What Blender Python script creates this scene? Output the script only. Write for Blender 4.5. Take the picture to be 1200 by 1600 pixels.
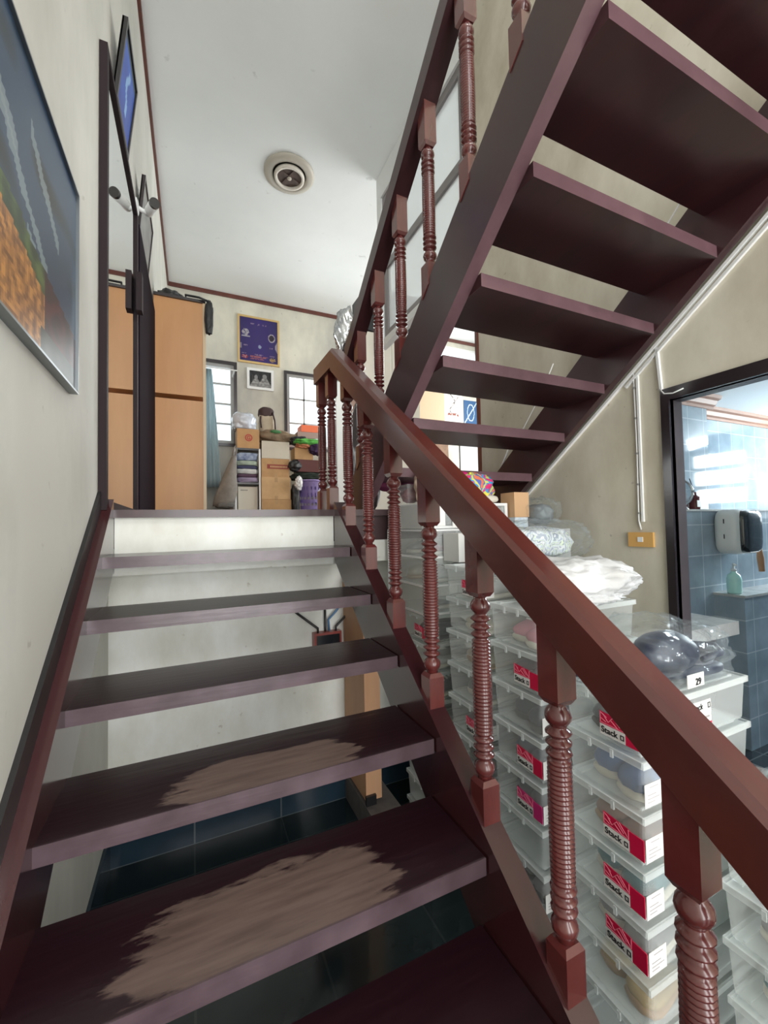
import bpy, bmesh, math, random
from mathutils import Vector, Matrix, noise
from math import sin, cos, tan, pi, radians, sqrt
random.seed(7)
for o in list(bpy.data.objects): bpy.data.objects.remove(o)
S = bpy.context.scene
COL = S.collection
ZO = 1.47                      # eye height above the lower floor; geometry below is written relative to the eye

# ---------------------------------------------------------------- camera
F, YAW, PITCH, ROLL = 646.6, radians(24.76), radians(1.9), radians(-1.13)
cy, sy = cos(YAW), sin(YAW)
fwd = Vector((sy*cos(PITCH), cy*cos(PITCH), sin(PITCH)))
r0 = Vector((cy, -sy, 0)); u0 = r0.cross(fwd)
rt = r0*cos(ROLL) + u0*sin(ROLL); up = -r0*sin(ROLL) + u0*cos(ROLL)
cd = bpy.data.cameras.new('camera'); cam = bpy.data.objects.new('camera', cd); COL.objects.link(cam)
cd.sensor_fit = 'HORIZONTAL'; cd.sensor_width = 36.0; cd.lens = 36.0*F/1200.0; cd.clip_start = 0.02; cd.clip_end = 200
m = Matrix((rt, up, -fwd)).transposed().to_4x4(); m.translation = (0, 0, ZO)
cam.matrix_world = m
S.camera = cam

# ---------------------------------------------------------------- world, lights, exposure
S.view_settings.view_transform = 'Standard'; S.view_settings.look = 'None'
S.view_settings.gamma = 1.0; S.view_settings.use_curve_mapping = False
S.view_settings.exposure = 0.42
w = bpy.data.worlds.new('sky'); S.world = w; w.use_nodes = True
bg = w.node_tree.nodes['Background']; bg.inputs[0].default_value = (0.86, 0.94, 1.0, 1); bg.inputs[1].default_value = 1.5
S.cycles.transparent_max_bounces = 40
def area(name, loc, target, sx, sz, power, col=(1, 1, 1)):
    l = bpy.data.lights.new(name, 'AREA'); l.shape = 'RECTANGLE'; l.size = sx; l.size_y = sz; l.energy = power; l.color = col
    o = bpy.data.objects.new(name, l); COL.objects.link(o); o.location = Vector(loc) + Vector((0, 0, ZO))
    d = Vector(target) - Vector(loc); o.rotation_euler = d.to_track_quat('-Z', 'Y').to_euler()
    return o
area('daylight_front', (0.9, -2.6, 0.35), (0.9, 2, 0.0), 3.0, 3.2, 150, (1, .975, .95))
area('daylight_window_back', (2.0, 7.3, 2.0), (2.0, 4, 1.6), 1.2, 1.3, 60, (.95, .98, 1))
area('daylight_room_east', (6.0, 4.6, 1.8), (2, 4.4, 1.4), 3.2, 2.4, 210, (.97, .99, 1))
area('daylight_bathroom', (5.75, 1.2, 0.6), (3.6, 1.4, -.3), .9, .9, 160, (.86, .95, 1))
area('daylight_stairwell', (0.7, -0.8, 3.6), (0.7, 1.6, 0.0), 1.6, 1.0, 45, (1, .98, .95))

# ---------------------------------------------------------------- helpers
WL = {}
def P(px, py, ax, val):
    """point where the sight line of a photo pixel meets a plane; ax 0/1/2 = x/y/z plane"""
    d = fwd*F + rt*(px-600) - up*(py-800)
    return d*(val/d[ax])
def BM(): return bmesh.new()
def thing(name, loc, label, cat, group=None, kind=None, rot=0):
    o = bpy.data.objects.new(name, None); COL.objects.link(o); o.empty_display_size = .05
    o.location = Vector(loc) + Vector((0, 0, ZO)); WL[o.name] = o.location.copy()
    tag(o, label, cat, group, kind); return o
def tag(o, label=None, cat=None, group=None, kind=None):
    if label: o['label'] = label
    if cat: o['category'] = cat
    if group: o['group'] = group
    if kind: o['kind'] = kind
    return o
def mk(name, bm, mat, parent=None, smooth=False, label=None, bevel=0):
    if bevel:
        bmesh.ops.bevel(bm, geom=[e for e in bm.edges if len(e.link_faces) == 2 and e.calc_face_angle(0) > .5], offset=bevel, segments=2, affect='EDGES', profile=.5)
    me = bpy.data.meshes.new(name); 
    bmesh.ops.recalc_face_normals(bm, faces=bm.faces)
    for v in bm.verts: v.co.z += ZO
    if parent: base = WL[parent.name].copy()
    else:
        xs = [v.co.x for v in bm.verts]; ys = [v.co.y for v in bm.verts]; zs = [v.co.z for v in bm.verts]
        base = Vector(((min(xs)+max(xs))/2, (min(ys)+max(ys))/2, min(zs)))
    for v in bm.verts: v.co -= base
    bm.to_mesh(me); bm.free()
    if smooth:
        for p in me.polygons: p.use_smooth = True
    o = bpy.data.objects.new(name, me); COL.objects.link(o)
    for mm in (mat if isinstance(mat, (list, tuple)) else [mat]): me.materials.append(mm)
    if parent:
        o.parent = parent; WL[o.name] = base
        if parent.type == 'MESH': pass
    else: o.location = base; WL[o.name] = base.copy()
    if parent and parent.type == 'MESH': WL[o.name] = base
    if label: o['label'] = label
    return o
def one(name, bm, mat, label, cat, group=None, smooth=False, bevel=0):
    return tag(mk(name, bm, mat, None, smooth, None, bevel), label, cat, group)
def struct(name, bm, mat, bevel=0, parent=None):
    o = mk(name, bm, mat, parent, bevel=bevel)
    if not parent: o['kind'] = 'structure'
    return o
def tree_copy(o, parent=None):
    c = o.copy(); COL.objects.link(c)
    if parent: c.parent = parent
    for ch in o.children: tree_copy(ch, c)
    return c
def move(o, loc, rz=0):
    o.location = Vector(loc) + Vector((0, 0, ZO)); o.rotation_euler.z = rz; WL[o.name] = o.location.copy(); return o

def hexa(bm, c):
    v = [bm.verts.new(p) for p in c]
    for f in ((0,1,2,3), (7,6,5,4), (0,4,5,1), (1,5,6,2), (2,6,7,3), (3,7,4,0)): bm.faces.new([v[i] for i in f])
def box(bm, x0, x1, y0, y1, z0, z1):
    hexa(bm, [(x0,y0,z0),(x1,y0,z0),(x1,y1,z0),(x0,y1,z0),(x0,y0,z1),(x1,y0,z1),(x1,y1,z1),(x0,y1,z1)]); return bm
def rbox(bm, cx, cy_, z0, sx, sy_, sz, a=0, taper=1.0):
    pts = []
    for z, k in ((z0, taper), (z0+sz, 1.0)):
        for ux, uy in ((-1,-1),(1,-1),(1,1),(-1,1)):
            x, y = ux*sx/2*k, uy*sy_/2*k
            pts.append((cx + x*cos(a)-y*sin(a), cy_ + x*sin(a)+y*cos(a), z))
    hexa(bm, pts); return bm
def beam(bm, p, q, w, h, upv=(0,0,1)):
    p, q = Vector(p), Vector(q); d = (q-p).normalized(); s = d.cross(Vector(upv)).normalized(); u = s.cross(d)
    c = []
    for e in (p, q):
        for a, b in ((-1,-1),(1,-1),(1,1),(-1,1)): c.append(e + s*a*w/2 + u*b*h/2)
    hexa(bm, c); return bm
def yzprism(bm, poly, x0, x1):
    a = [bm.verts.new((x0, y, z)) for y, z in poly]; b = [bm.verts.new((x1, y, z)) for y, z in poly]
    bm.faces.new(a); bm.faces.new(b[::-1]); n = len(poly)
    for i in range(n): bm.faces.new((a[i], b[i], b[(i+1)%n], a[(i+1)%n]))
    return bm
def lathe(bm, cx, cy_, prof, n=16, axis='z', z0=0):
    rings = []
    for r, h in prof:
        ring = []
        for i in range(n):
            t = 2*pi*i/n
            if axis == 'z': c = (cx + r*cos(t), cy_ + r*sin(t), z0+h)
            elif axis == 'x': c = (cx + h, cy_ + r*cos(t), z0 + r*sin(t))
            else: c = (cx + r*cos(t), cy_ + h, z0 + r*sin(t))
            ring.append(bm.verts.new(c))
        rings.append(ring)
    for a, b in zip(rings, rings[1:]):
        for i in range(n): bm.faces.new((a[i], a[(i+1)%n], b[(i+1)%n], b[i]))
    bm.faces.new(rings[0][::-1]); bm.faces.new(rings[-1]); return bm
def tube(bm, pts, r, n=8):
    pts = [Vector(p) for p in pts]; rings = []; ref = None
    for i, p in enumerate(pts):
        d = (pts[min(i+1, len(pts)-1)] - pts[max(i-1, 0)]).normalized()
        if ref is None: ref = d.orthogonal().normalized()
        ref = (ref - d*ref.dot(d)).normalized(); b = d.cross(ref)
        rr = r[i] if isinstance(r, (list, tuple)) else r
        rings.append([bm.verts.new(p + ref*cos(2*pi*k/n)*rr + b*sin(2*pi*k/n)*rr) for k in range(n)])
    for a, b in zip(rings, rings[1:]):
        for i in range(n): bm.faces.new((a[i], a[(i+1)%n], b[(i+1)%n], b[i]))
    bm.faces.new(rings[0][::-1]); bm.faces.new(rings[-1]); return bm
def blob(bm, c, r, amp=.1, freq=3, seed=0, sub=4, sq=1.0, flat=None, rz=0):
    tmp = bmesh.new(); bmesh.ops.create_icosphere(tmp, subdivisions=sub, radius=1)
    c = Vector(c); base = len(bm.verts)
    for v in tmp.verts:
        p = v.co.copy()
        if sq != 1.0: p = Vector([math.copysign(abs(t)**sq, t) for t in p])
        n = noise.noise(p*freq + Vector((seed*3.1, seed*1.7, seed))) + .5*noise.noise(p*freq*2.3 + Vector((seed, 5, seed*2)))
        p *= 1 + amp*n
        q = Vector((p.x*r[0], p.y*r[1], p.z*r[2]))
        q = Vector((q.x*cos(rz)-q.y*sin(rz), q.x*sin(rz)+q.y*cos(rz), q.z))
        q += c
        if flat is not None and q.z < flat: q.z = flat
        v.co = q
    vm = {v: bm.verts.new(v.co) for v in tmp.verts}
    for f in tmp.faces: bm.faces.new([vm[v] for v in f.verts])
    tmp.free(); return bm
def grid_picture(bm, o, ux, uy, nx, ny, fn, thick=None):
    """flat artwork: a grid in its own plane whose colour attribute is the artwork itself"""
    o, ux, uy = Vector(o), Vector(ux), Vector(uy)
    lay = bm.loops.layers.color.new('art')
    vs = [[bm.verts.new(o + ux*(i/nx) + uy*(j/ny)) for i in range(nx+1)] for j in range(ny+1)]
    for j in range(ny):
        for i in range(nx):
            f = bm.faces.new((vs[j][i], vs[j][i+1], vs[j+1][i+1], vs[j+1][i]))
            for l, (a, b) in zip(f.loops, ((0,0),(1,0),(1,1),(0,1))): l[lay] = (*fn((i+.5)/nx, (j+.5)/ny), 1)
    return bm
def lerp(a, b, t): t = max(0, min(1, t)); return tuple(x+(y-x)*t for x, y in zip(a, b))

# ---------------------------------------------------------------- materials
MATS = {}
def mat(name, col, rough=.5, metal=0.0, coat=0.0, var=0.0, vscale=4.0, col2=None, bump=0.0, bscale=30, stretch=None, spec=.5, sheen=0):
    if name in MATS: return MATS[name]
    M_ = bpy.data.materials.new(name); M_.use_nodes = True; nt = M_.node_tree; b = nt.nodes['Principled BSDF']
    b.inputs['Base Color'].default_value = (*col, 1); b.inputs['Roughness'].default_value = rough; b.inputs['Metallic'].default_value = metal
    b.inputs['Coat Weight'].default_value = coat; b.inputs['Coat Roughness'].default_value = .12; b.inputs['Specular IOR Level'].default_value = spec
    tc = nt.nodes.new('ShaderNodeTexCoord'); src = tc.outputs['Object']
    if stretch:
        mp = nt.nodes.new('ShaderNodeMapping'); mp.inputs['Scale'].default_value = stretch; nt.links.new(src, mp.inputs[0]); src = mp.outputs[0]
    if var or col2:
        n = nt.nodes.new('ShaderNodeTexNoise'); n.inputs['Scale'].default_value = vscale; n.inputs['Detail'].default_value = 6; n.inputs['Roughness'].default_value = .65
        nt.links.new(src, n.inputs['Vector'])
        rp = nt.nodes.new('ShaderNodeValToRGB'); rp.color_ramp.elements[0].position = .35; rp.color_ramp.elements[1].position = .68
        c2 = col2 or tuple(c*(1-var) for c in col)
        rp.color_ramp.elements[0].color = (*c2, 1); rp.color_ramp.elements[1].color = (*col, 1)
        nt.links.new(n.outputs['Fac'], rp.inputs[0]); nt.links.new(rp.outputs[0], b.inputs['Base Color'])
    if bump:
        n2 = nt.nodes.new('ShaderNodeTexNoise'); n2.inputs['Scale'].default_value = bscale; n2.inputs['Detail'].default_value = 4
        nt.links.new(src, n2.inputs['Vector']); bp = nt.nodes.new('ShaderNodeBump'); bp.inputs['Strength'].default_value = bump; bp.inputs['Distance'].default_value = .01
        nt.links.new(n2.outputs['Fac'], bp.inputs['Height']); nt.links.new(bp.outputs[0], b.inputs['Normal'])
    MATS[name] = M_; return M_
def art_mat(name, rough=.15, coat=0, spec=.5):
    if name in MATS: return MATS[name]
    M_ = bpy.data.materials.new(name); M_.use_nodes = True; nt = M_.node_tree; b = nt.nodes['Principled BSDF']
    a = nt.nodes.new('ShaderNodeVertexColor'); a.layer_name = 'art'; nt.links.new(a.outputs[0], b.inputs['Base Color'])
    b.inputs['Roughness'].default_value = rough; b.inputs['Specular IOR Level'].default_value = spec; b.inputs['Coat Weight'].default_value = coat; b.inputs['Coat Roughness'].default_value = .03
    MATS[name] = M_; return M_
def clear_mat(name, col, opacity, rough=.15, bump=0, bscale=12, edge=.35, opt=0.0):
    """thin clear plastic: see-through with a milky haze, brighter at grazing angles"""
    M_ = bpy.data.materials.new(name); M_.use_nodes = True; nt = M_.node_tree; b = nt.nodes['Principled BSDF']; out = nt.nodes['Material Output']
    b.inputs['Base Color'].default_value = (*col, 1); b.inputs['Roughness'].default_value = rough; b.inputs['Specular IOR Level'].default_value = .8
    tr = nt.nodes.new('ShaderNodeBsdfTransparent'); tr.inputs[0].default_value = (.97, .985, .98, 1)
    lw = nt.nodes.new('ShaderNodeLayerWeight'); lw.inputs[0].default_value = .35
    mr = nt.nodes.new('ShaderNodeMapRange'); mr.inputs['To Min'].default_value = opacity; mr.inputs['To Max'].default_value = min(1, opacity+edge)
    nt.links.new(lw.outputs['Facing'], mr.inputs['Value'])
    fac = mr.outputs[0]
    tc = nt.nodes.new('ShaderNodeTexCoord')
    if bump:
        n = nt.nodes.new('ShaderNodeTexVoronoi'); n.feature = 'DISTANCE_TO_EDGE'; n.inputs['Scale'].default_value = bscale
        ns = nt.nodes.new('ShaderNodeTexNoise'); ns.inputs['Scale'].default_value = bscale*.8; ns.inputs['Detail'].default_value = 4; ns.inputs['Distortion'].default_value = 1.5
        ms = nt.nodes.new('ShaderNodeMath'); ms.operation = 'MULTIPLY_ADD'; ms.inputs[1].default_value = .6
        nt.links.new(tc.outputs['Object'], n.inputs['Vector']); nt.links.new(tc.outputs['Object'], ns.inputs['Vector'])
        nt.links.new(ns.outputs['Fac'], ms.inputs[0]); nt.links.new(n.outputs['Distance'], ms.inputs[2])
        bp = nt.nodes.new('ShaderNodeBump'); bp.inputs['Strength'].default_value = bump; bp.inputs['Distance'].default_value = .03
        nt.links.new(ms.outputs[0], bp.inputs['Height']); nt.links.new(bp.outputs[0], b.inputs['Normal']); nt.links.new(bp.outputs[0], lw.inputs['Normal'])
    mx = nt.nodes.new('ShaderNodeMixShader'); nt.links.new(fac, mx.inputs[0]); nt.links.new(tr.outputs[0], mx.inputs[1]); nt.links.new(b.outputs[0], mx.inputs[2])
    nt.links.new(mx.outputs[0], out.inputs[0]); MATS[name] = M_; return M_
def tile_mat(name, c1, c2, grout, w_, h_, axes='xz', rough=.2, off=0.0, mortar=.004):
    M_ = bpy.data.materials.new(name); M_.use_nodes = True; nt = M_.node_tree; b = nt.nodes['Principled BSDF']
    tc = nt.nodes.new('ShaderNodeNewGeometry'); sp = nt.nodes.new('ShaderNodeSeparateXYZ'); cb = nt.nodes.new('ShaderNodeCombineXYZ')
    nt.links.new(tc.outputs['Position'], sp.inputs[0]); nt.links.new(sp.outputs['xyz'.index(axes[0])], cb.inputs[0]); nt.links.new(sp.outputs['xyz'.index(axes[1])], cb.inputs[1])
    br = nt.nodes.new('ShaderNodeTexBrick'); br.offset = off; br.inputs['Scale'].default_value = 1; br.inputs['Brick Width'].default_value = w_; br.inputs['Row Height'].default_value = h_
    br.inputs['Mortar Size'].default_value = mortar; br.inputs['Mortar Smooth'].default_value = .1
    br.inputs['Color1'].default_value = (*c1, 1); br.inputs['Color2'].default_value = (*c2, 1); br.inputs['Mortar'].default_value = (*grout, 1)
    nt.links.new(cb.outputs[0], br.inputs['Vector'])
    n = nt.nodes.new('ShaderNodeTexNoise'); n.inputs['Scale'].default_value = 5; n.inputs['Detail'].default_value = 8; nt.links.new(tc.outputs['Position'], n.inputs['Vector'])
    mx = nt.nodes.new('ShaderNodeMix'); mx.data_type = 'RGBA'; mx.blend_type = 'MULTIPLY'; mx.inputs[0].default_value = .5
    rp = nt.nodes.new('ShaderNodeValToRGB'); rp.color_ramp.elements[0].position = .35; rp.color_ramp.elements[0].color = (.45, .5, .5, 1); rp.color_ramp.elements[1].position = .65
    nt.links.new(n.outputs[0], rp.inputs[0]); nt.links.new(br.outputs[0], mx.inputs[6]); nt.links.new(rp.outputs[0], mx.inputs[7]); nt.links.new(mx.outputs[2], b.inputs['Base Color'])
    b.inputs['Roughness'].default_value = rough; MATS[name] = M_; return M_
def wall_mat(name, base, stain, mid=.5, scale=1.3, spots=(.2, .17, .12)):
    M_ = bpy.data.materials.new(name); M_.use_nodes = True; nt = M_.node_tree; b = nt.nodes['Principled BSDF']; b.inputs['Roughness'].default_value = .62
    g = nt.nodes.new('ShaderNodeNewGeometry'); mp = nt.nodes.new('ShaderNodeMapping'); mp.inputs['Scale'].default_value = (1, 1, .55); nt.links.new(g.outputs['Position'], mp.inputs[0])
    n = nt.nodes.new('ShaderNodeTexNoise'); n.inputs['Scale'].default_value = scale; n.inputs['Detail'].default_value = 9; n.inputs['Roughness'].default_value = .6; nt.links.new(mp.outputs[0], n.inputs['Vector'])
    rp = nt.nodes.new('ShaderNodeValToRGB'); rp.color_ramp.elements[0].position = mid-.16; rp.color_ramp.elements[1].position = mid+.14
    rp.color_ramp.elements[0].color = (*stain, 1); rp.color_ramp.elements[1].color = (*base, 1); nt.links.new(n.outputs[0], rp.inputs[0])
    n2 = nt.nodes.new('ShaderNodeTexNoise'); n2.inputs['Scale'].default_value = scale*11; n2.inputs['Detail'].default_value = 3; nt.links.new(g.outputs['Position'], n2.inputs['Vector'])
    r2 = nt.nodes.new('ShaderNodeValToRGB'); r2.color_ramp.elements[0].position = .70; r2.color_ramp.elements[1].position = .76; r2.color_ramp.elements[0].color = (0,0,0,1); r2.color_ramp.elements[1].color = (.5,.5,.5,1)
    nt.links.new(n2.outputs[0], r2.inputs[0]); mx = nt.nodes.new('ShaderNodeMix'); mx.data_type = 'RGBA'
    nt.links.new(r2.outputs[0], mx.inputs[0]); nt.links.new(rp.outputs[0], mx.inputs[6]); mx.inputs[7].default_value = (*spots, 1); nt.links.new(mx.outputs[2], b.inputs['Base Color'])
    bp = nt.nodes.new('ShaderNodeBump'); bp.inputs['Strength'].default_value = .12; bp.inputs['Distance'].default_value = .02; nt.links.new(n.outputs[0], bp.inputs['Height']); nt.links.new(bp.outputs[0], b.inputs['Normal'])
    MATS[name] = M_; return M_
def tread_mat(name, worn):
    """dark varnished tread; 'worn' = (centre x, half width, reach from the nosing) of the bare patch where feet land"""
    M_ = bpy.data.materials.new(name); M_.use_nodes = True; nt = M_.node_tree; b = nt.nodes['Principled BSDF']; N = nt.nodes.new; L = nt.links.new
    tc = N('ShaderNodeTexCoord'); mp = N('ShaderNodeMapping'); mp.inputs['Scale'].default_value = (1.5, 14, 14); L(tc.outputs['Object'], mp.inputs[0])
    n = N('ShaderNodeTexNoise'); n.inputs['Scale'].default_value = 4; n.inputs['Detail'].default_value = 7; L(mp.outputs[0], n.inputs['Vector'])
    rp = N('ShaderNodeValToRGB'); rp.color_ramp.elements[0].color = (.010, .003, .006, 1); rp.color_ramp.elements[1].color = (.024, .007, .010, 1); L(n.outputs[0], rp.inputs[0])
    # scuffed nosing edge: lighter, greyer wood on the vertical front face
    g = N('ShaderNodeSeparateXYZ'); L(tc.outputs['Object'], g.inputs[0])
    ed = N('ShaderNodeMapRange'); ed.inputs['From Min'].default_value = .006; ed.inputs['From Max'].default_value = .001; L(g.outputs[1], ed.inputs['Value'])
    n3 = N('ShaderNodeTexNoise'); n3.inputs['Scale'].default_value = 9; n3.inputs['Detail'].default_value = 6; L(tc.outputs['Object'], n3.inputs['Vector'])
    em = N('ShaderNodeMath'); em.operation = 'MULTIPLY'; L(ed.outputs[0], em.inputs[0]); L(n3.outputs[0], em.inputs[1])
    m1 = N('ShaderNodeMix'); m1.data_type = 'RGBA'; L(em.outputs[0], m1.inputs[0]); L(rp.outputs[0], m1.inputs[6]); m1.inputs[7].default_value = (.135, .092, .108, 1)
    col = m1.outputs[2]; b.inputs['Roughness'].default_value = .28
    if worn:
        cx, hw, reach = worn
        def mth(op, a, bb, c=None):
            q = N('ShaderNodeMath'); q.operation = op
            for i, t in enumerate((a, bb, c)):
                if t is None: continue
                if isinstance(t, (int, float)): q.inputs[i].default_value = t
                else: L(t, q.inputs[i])
            return q.outputs[0]
        mp2 = N('ShaderNodeMapping'); mp2.inputs['Scale'].default_value = (4, 16, 1); L(tc.outputs['Object'], mp2.inputs[0])
        nn = N('ShaderNodeTexNoise'); nn.inputs['Scale'].default_value = 1.6; nn.inputs['Detail'].default_value = 8; nn.inputs['Roughness'].default_value = .6; L(mp2.outputs[0], nn.inputs['Vector'])
        dx = mth('DIVIDE', mth('SUBTRACT', g.outputs[0], cx), hw); dy = mth('DIVIDE', mth('SUBTRACT', g.outputs[1], reach*.42), reach*.58)
        d2 = mth('ADD', mth('POWER', mth('ABSOLUTE', dx, None), 2.6), mth('POWER', mth('ABSOLUTE', dy, None), 3))
        v = mth('ADD', d2, mth('MULTIPLY', mth('SUBTRACT', nn.outputs[0], .5), 2.6))
        mr = N('ShaderNodeMapRange'); mr.inputs['From Min'].default_value = .95; mr.inputs['From Max'].default_value = .72; L(v, mr.inputs['Value'])
        mk_ = mth('MULTIPLY', mr.outputs[0], mth('SUBTRACT', .92, mth('MULTIPLY', ed.outputs[0], .92)))
        m2 = N('ShaderNodeMix'); m2.data_type = 'RGBA'; L(mk_, m2.inputs[0]); L(col, m2.inputs[6])
        wr = N('ShaderNodeValToRGB'); wr.color_ramp.elements[0].position = .3; wr.color_ramp.elements[1].position = .62; wr.color_ramp.elements[0].color = (.098, .062, .053, 1); wr.color_ramp.elements[1].color = (.150, .102, .085, 1)
        L(n.outputs[0], wr.inputs[0]); L(wr.outputs[0], m2.inputs[7]); col = m2.outputs[2]
        rr = N('ShaderNodeMapRange'); rr.inputs['To Min'].default_value = .28; rr.inputs['To Max'].default_value = .42; L(mk_, rr.inputs['Value']); L(rr.outputs[0], b.inputs['Roughness'])
    L(col, b.inputs['Base Color'])
    bp = N('ShaderNodeBump'); bp.inputs['Strength'].default_value = .08; bp.inputs['Distance'].default_value = .01; L(n.outputs[0], bp.inputs['Height']); L(bp.outputs[0], b.inputs['Normal'])
    b.inputs['Coat Weight'].default_value = .15; b.inputs['Coat Roughness'].default_value = .18
    MATS[name] = M_; return M_

M_wallL = wall_mat('plaster_cream_grey', (.68, .67, .62), (.48, .48, .43), .47, 1.3, (.4,.38,.33))
M_wallR = wall_mat('plaster_stained_beige', (.66, .625, .52), (.42, .375, .28), .50, 1.9)
M_wallB = wall_mat('plaster_back_cream', (.66, .64, .54), (.36, .35, .32), .47, 1.1)
M_fascia = wall_mat('plaster_white_under_landing', (.86, .88, .84), (.58, .57, .49), .47, 2.0, (.35,.3,.22))
M_ceil = wall_mat('ceiling_paint', (.82, .85, .84), (.76, .79, .78), .45, .7, (.5,.52,.5))
M_ceilb = mat('bath_ceiling_paint', (.82, .86, .88), .6)
M_trim = mat('red_brown_trim_wood', (.13, .033, .022), .35, var=.3, coat=.3)
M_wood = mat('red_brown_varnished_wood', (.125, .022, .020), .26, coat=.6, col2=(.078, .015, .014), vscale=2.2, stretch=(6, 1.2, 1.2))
M_rail = mat('handrail_varnished_wood', (.105, .021, .013), .30, coat=.4, col2=(.060, .013, .011), vscale=2.0, stretch=(5, 1.0, 1.0))
M_string = mat('stringer_dark_wood', (.048, .012, .013), .22, coat=.6, col2=(.035, .009, .012), vscale=2.0, stretch=(5, 1.2, 1.2))
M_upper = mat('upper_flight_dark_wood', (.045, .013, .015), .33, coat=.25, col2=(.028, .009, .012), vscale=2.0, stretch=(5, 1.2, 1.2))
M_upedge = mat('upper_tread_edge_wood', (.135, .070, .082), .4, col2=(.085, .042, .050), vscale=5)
M_black = mat('black_trim', (.012, .011, .012), .35, coat=.2)
M_frame = mat('dark_door_frame_wood', (.022, .014, .017), .32, coat=.4, var=.3)
M_jamb = mat('door_jamb_grey_brown', (.085, .070, .076), .38, var=.3)
M_glass = clear_mat('window_glass', (.9, .95, 1), .03, .02, edge=.15)
M_clear = clear_mat('clear_box_plastic', (.93, .96, .95), .20, .25, edge=.22)
M_lid = clear_mat('clear_lid_plastic', (.93, .96, .95), .24, .25, edge=.30)
M_film = clear_mat('clear_bag_film', (.55, .60, .64), .02, .07, bump=1.0, bscale=11, edge=.27)
M_filmw = clear_mat('white_bag_film', (.92, .92, .92), .50, .2, bump=.8, bscale=5, edge=.3)
M_frost = clear_mat('frosted_window_glass', (.93, .97, 1.0), .55, .35, edge=.1)
M_whitep = mat('white_plastic', (.78, .79, .78), .35)
M_card = mat('cardboard', (.52, .31, .14), .75, var=.18, vscale=6)
M_card2 = mat('cardboard_light', (.62, .40, .20), .75, var=.15, vscale=6)
M_wardrobe = mat('beech_laminate', (.64, .33, .135), .42, col2=(.55, .27, .105), vscale=3, stretch=(1, 1, .15))
M_wardcream = mat('cream_laminate', (.72, .68, .60), .45, var=.05)
M_mirror = mat('mirror_glass', (.92, .94, .93), .02, metal=1)
M_bwood = mat('pale_plywood', (.60, .34, .19), .55, col2=(.48, .25, .13), vscale=3, stretch=(1,1,.12))
M_tiled = tile_mat('dark_floor_tile', (.015, .025, .028), (.012, .021, .024), (.032, .042, .043), .4, .4, 'xy', .10)
M_tileskirt = tile_mat('dark_blue_wall_tile', (.022, .042, .062), (.018, .034, .052), (.10, .12, .13), .4, .2, 'xz', .12)
M_bathx = tile_mat('bath_tile_facing', (.44, .53, .61), (.38, .47, .56), (.70, .77, .82), .205, .205, 'xz', .06)
M_bathy = tile_mat('bath_tile_side', (.42, .51, .59), (.37, .45, .54), (.70, .77, .82), .205, .205, 'yz', .10)
M_bathf = tile_mat('bath_floor_tile', (.05, .06, .07), (.04, .05, .06), (.15, .17, .18), .2, .2, 'xy', .12)
M_marble = mat('pale_marble', (.66, .66, .64), .2, col2=(.45, .46, .46), vscale=7)
M_ink = mat('black_ink', (.012, .012, .014), .5)
M_crim = mat('crimson_label', (.62, .008, .060), .4)
M_pinkl = mat('faded_pink_label', (.62, .03, .19), .4)
M_pink2 = mat('pale_pink_line', (.85, .25, .34), .4)
M_paper = mat('white_label_paper', (.84, .83, .80), .45)
M_out = mat('landing_floor_wood', (.05, .02, .022), .3, var=.3)

# ================================================================ STRUCTURE
XL, XR, YB, ZC = -.345, 1.83, 6.95, 3.77
LZ = .085       # landing level
bm = box(BM(), XL-.12, 6.2, -3.0, 2.2, -1.57, -1.47); struct('floor', bm, M_tiled)
bm = box(BM(), XL, 6.2, 2.20, YB, LZ-.16, LZ); box(bm, XL, XR, 2.06, 2.20, LZ-.16, LZ)
struct('floor_landing', bm, M_out)
bm = box(BM(), XL, XR, 2.022, 2.075, LZ-.030, LZ+.003); struct('trim_1', bm, M_upper, bevel=.004)
bm = box(BM(), -.30, .655, 2.045, 2.06, LZ-.26, LZ-.03); box(bm, XL, XR, 2.06, 2.20, LZ-.275, LZ-.16)
struct('wall_front_fascia', bm, M_fascia)
bm = box(BM(), XL, XR, 2.20, 2.30, -1.28, LZ-.16); struct('wall_middle', bm, M_fascia)
bm = box(BM(), XL, XR, 2.185, 2.20, -1.47, -1.275); struct('baseboard_middle', bm, M_tileskirt)
bm = box(BM(), XL, XL+.012, .2, 2.185, -1.47, -1.32); struct('baseboard_left', bm, M_tileskirt)
bm = box(BM(), XL-.12, XL, -3.0, YB+.1, -1.47, ZC); struct('wall_left', bm, M_wallL)
bm = box(BM(), XL-.12, 6.2, -3.0, YB+.1, ZC, ZC+.1); struct('ceiling', bm, M_ceil)
# back wall with two window openings and an added transom on the far right, standing in for brightly lit wall
W1 = (.02, .60, 1.35, 2.62); W2 = (1.44, 2.62, 1.35, 2.60); W4 = (3.0, 5.9, 2.72, 3.62)
def wall_with_holes(bm, axis, c0, c1, u0, u1, z0, z1, holes):
    us = sorted({u0, u1, *[h[0] for h in holes], *[h[1] for h in holes]}); zs = sorted({z0, z1, *[h[2] for h in holes], *[h[3] for h in holes]})
    for a, b in zip(us, us[1:]):
        for c, d in zip(zs, zs[1:]):
            um, zm = (a+b)/2, (c+d)/2
            if any(h[0] < um < h[1] and h[2] < zm < h[3] for h in holes): continue
            if axis == 'y': box(bm, a, b, c0, c1, c, d)
            else: box(bm, c0, c1, a, b, c, d)
    bmesh.ops.remove_doubles(bm, verts=bm.verts, dist=.0001); return bm
bm = wall_with_holes(BM(), 'y', YB, YB+.1, XL, 6.2, -.08, ZC, [W1, W2, W4]); struct('wall_back', bm, M_wallB)
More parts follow.
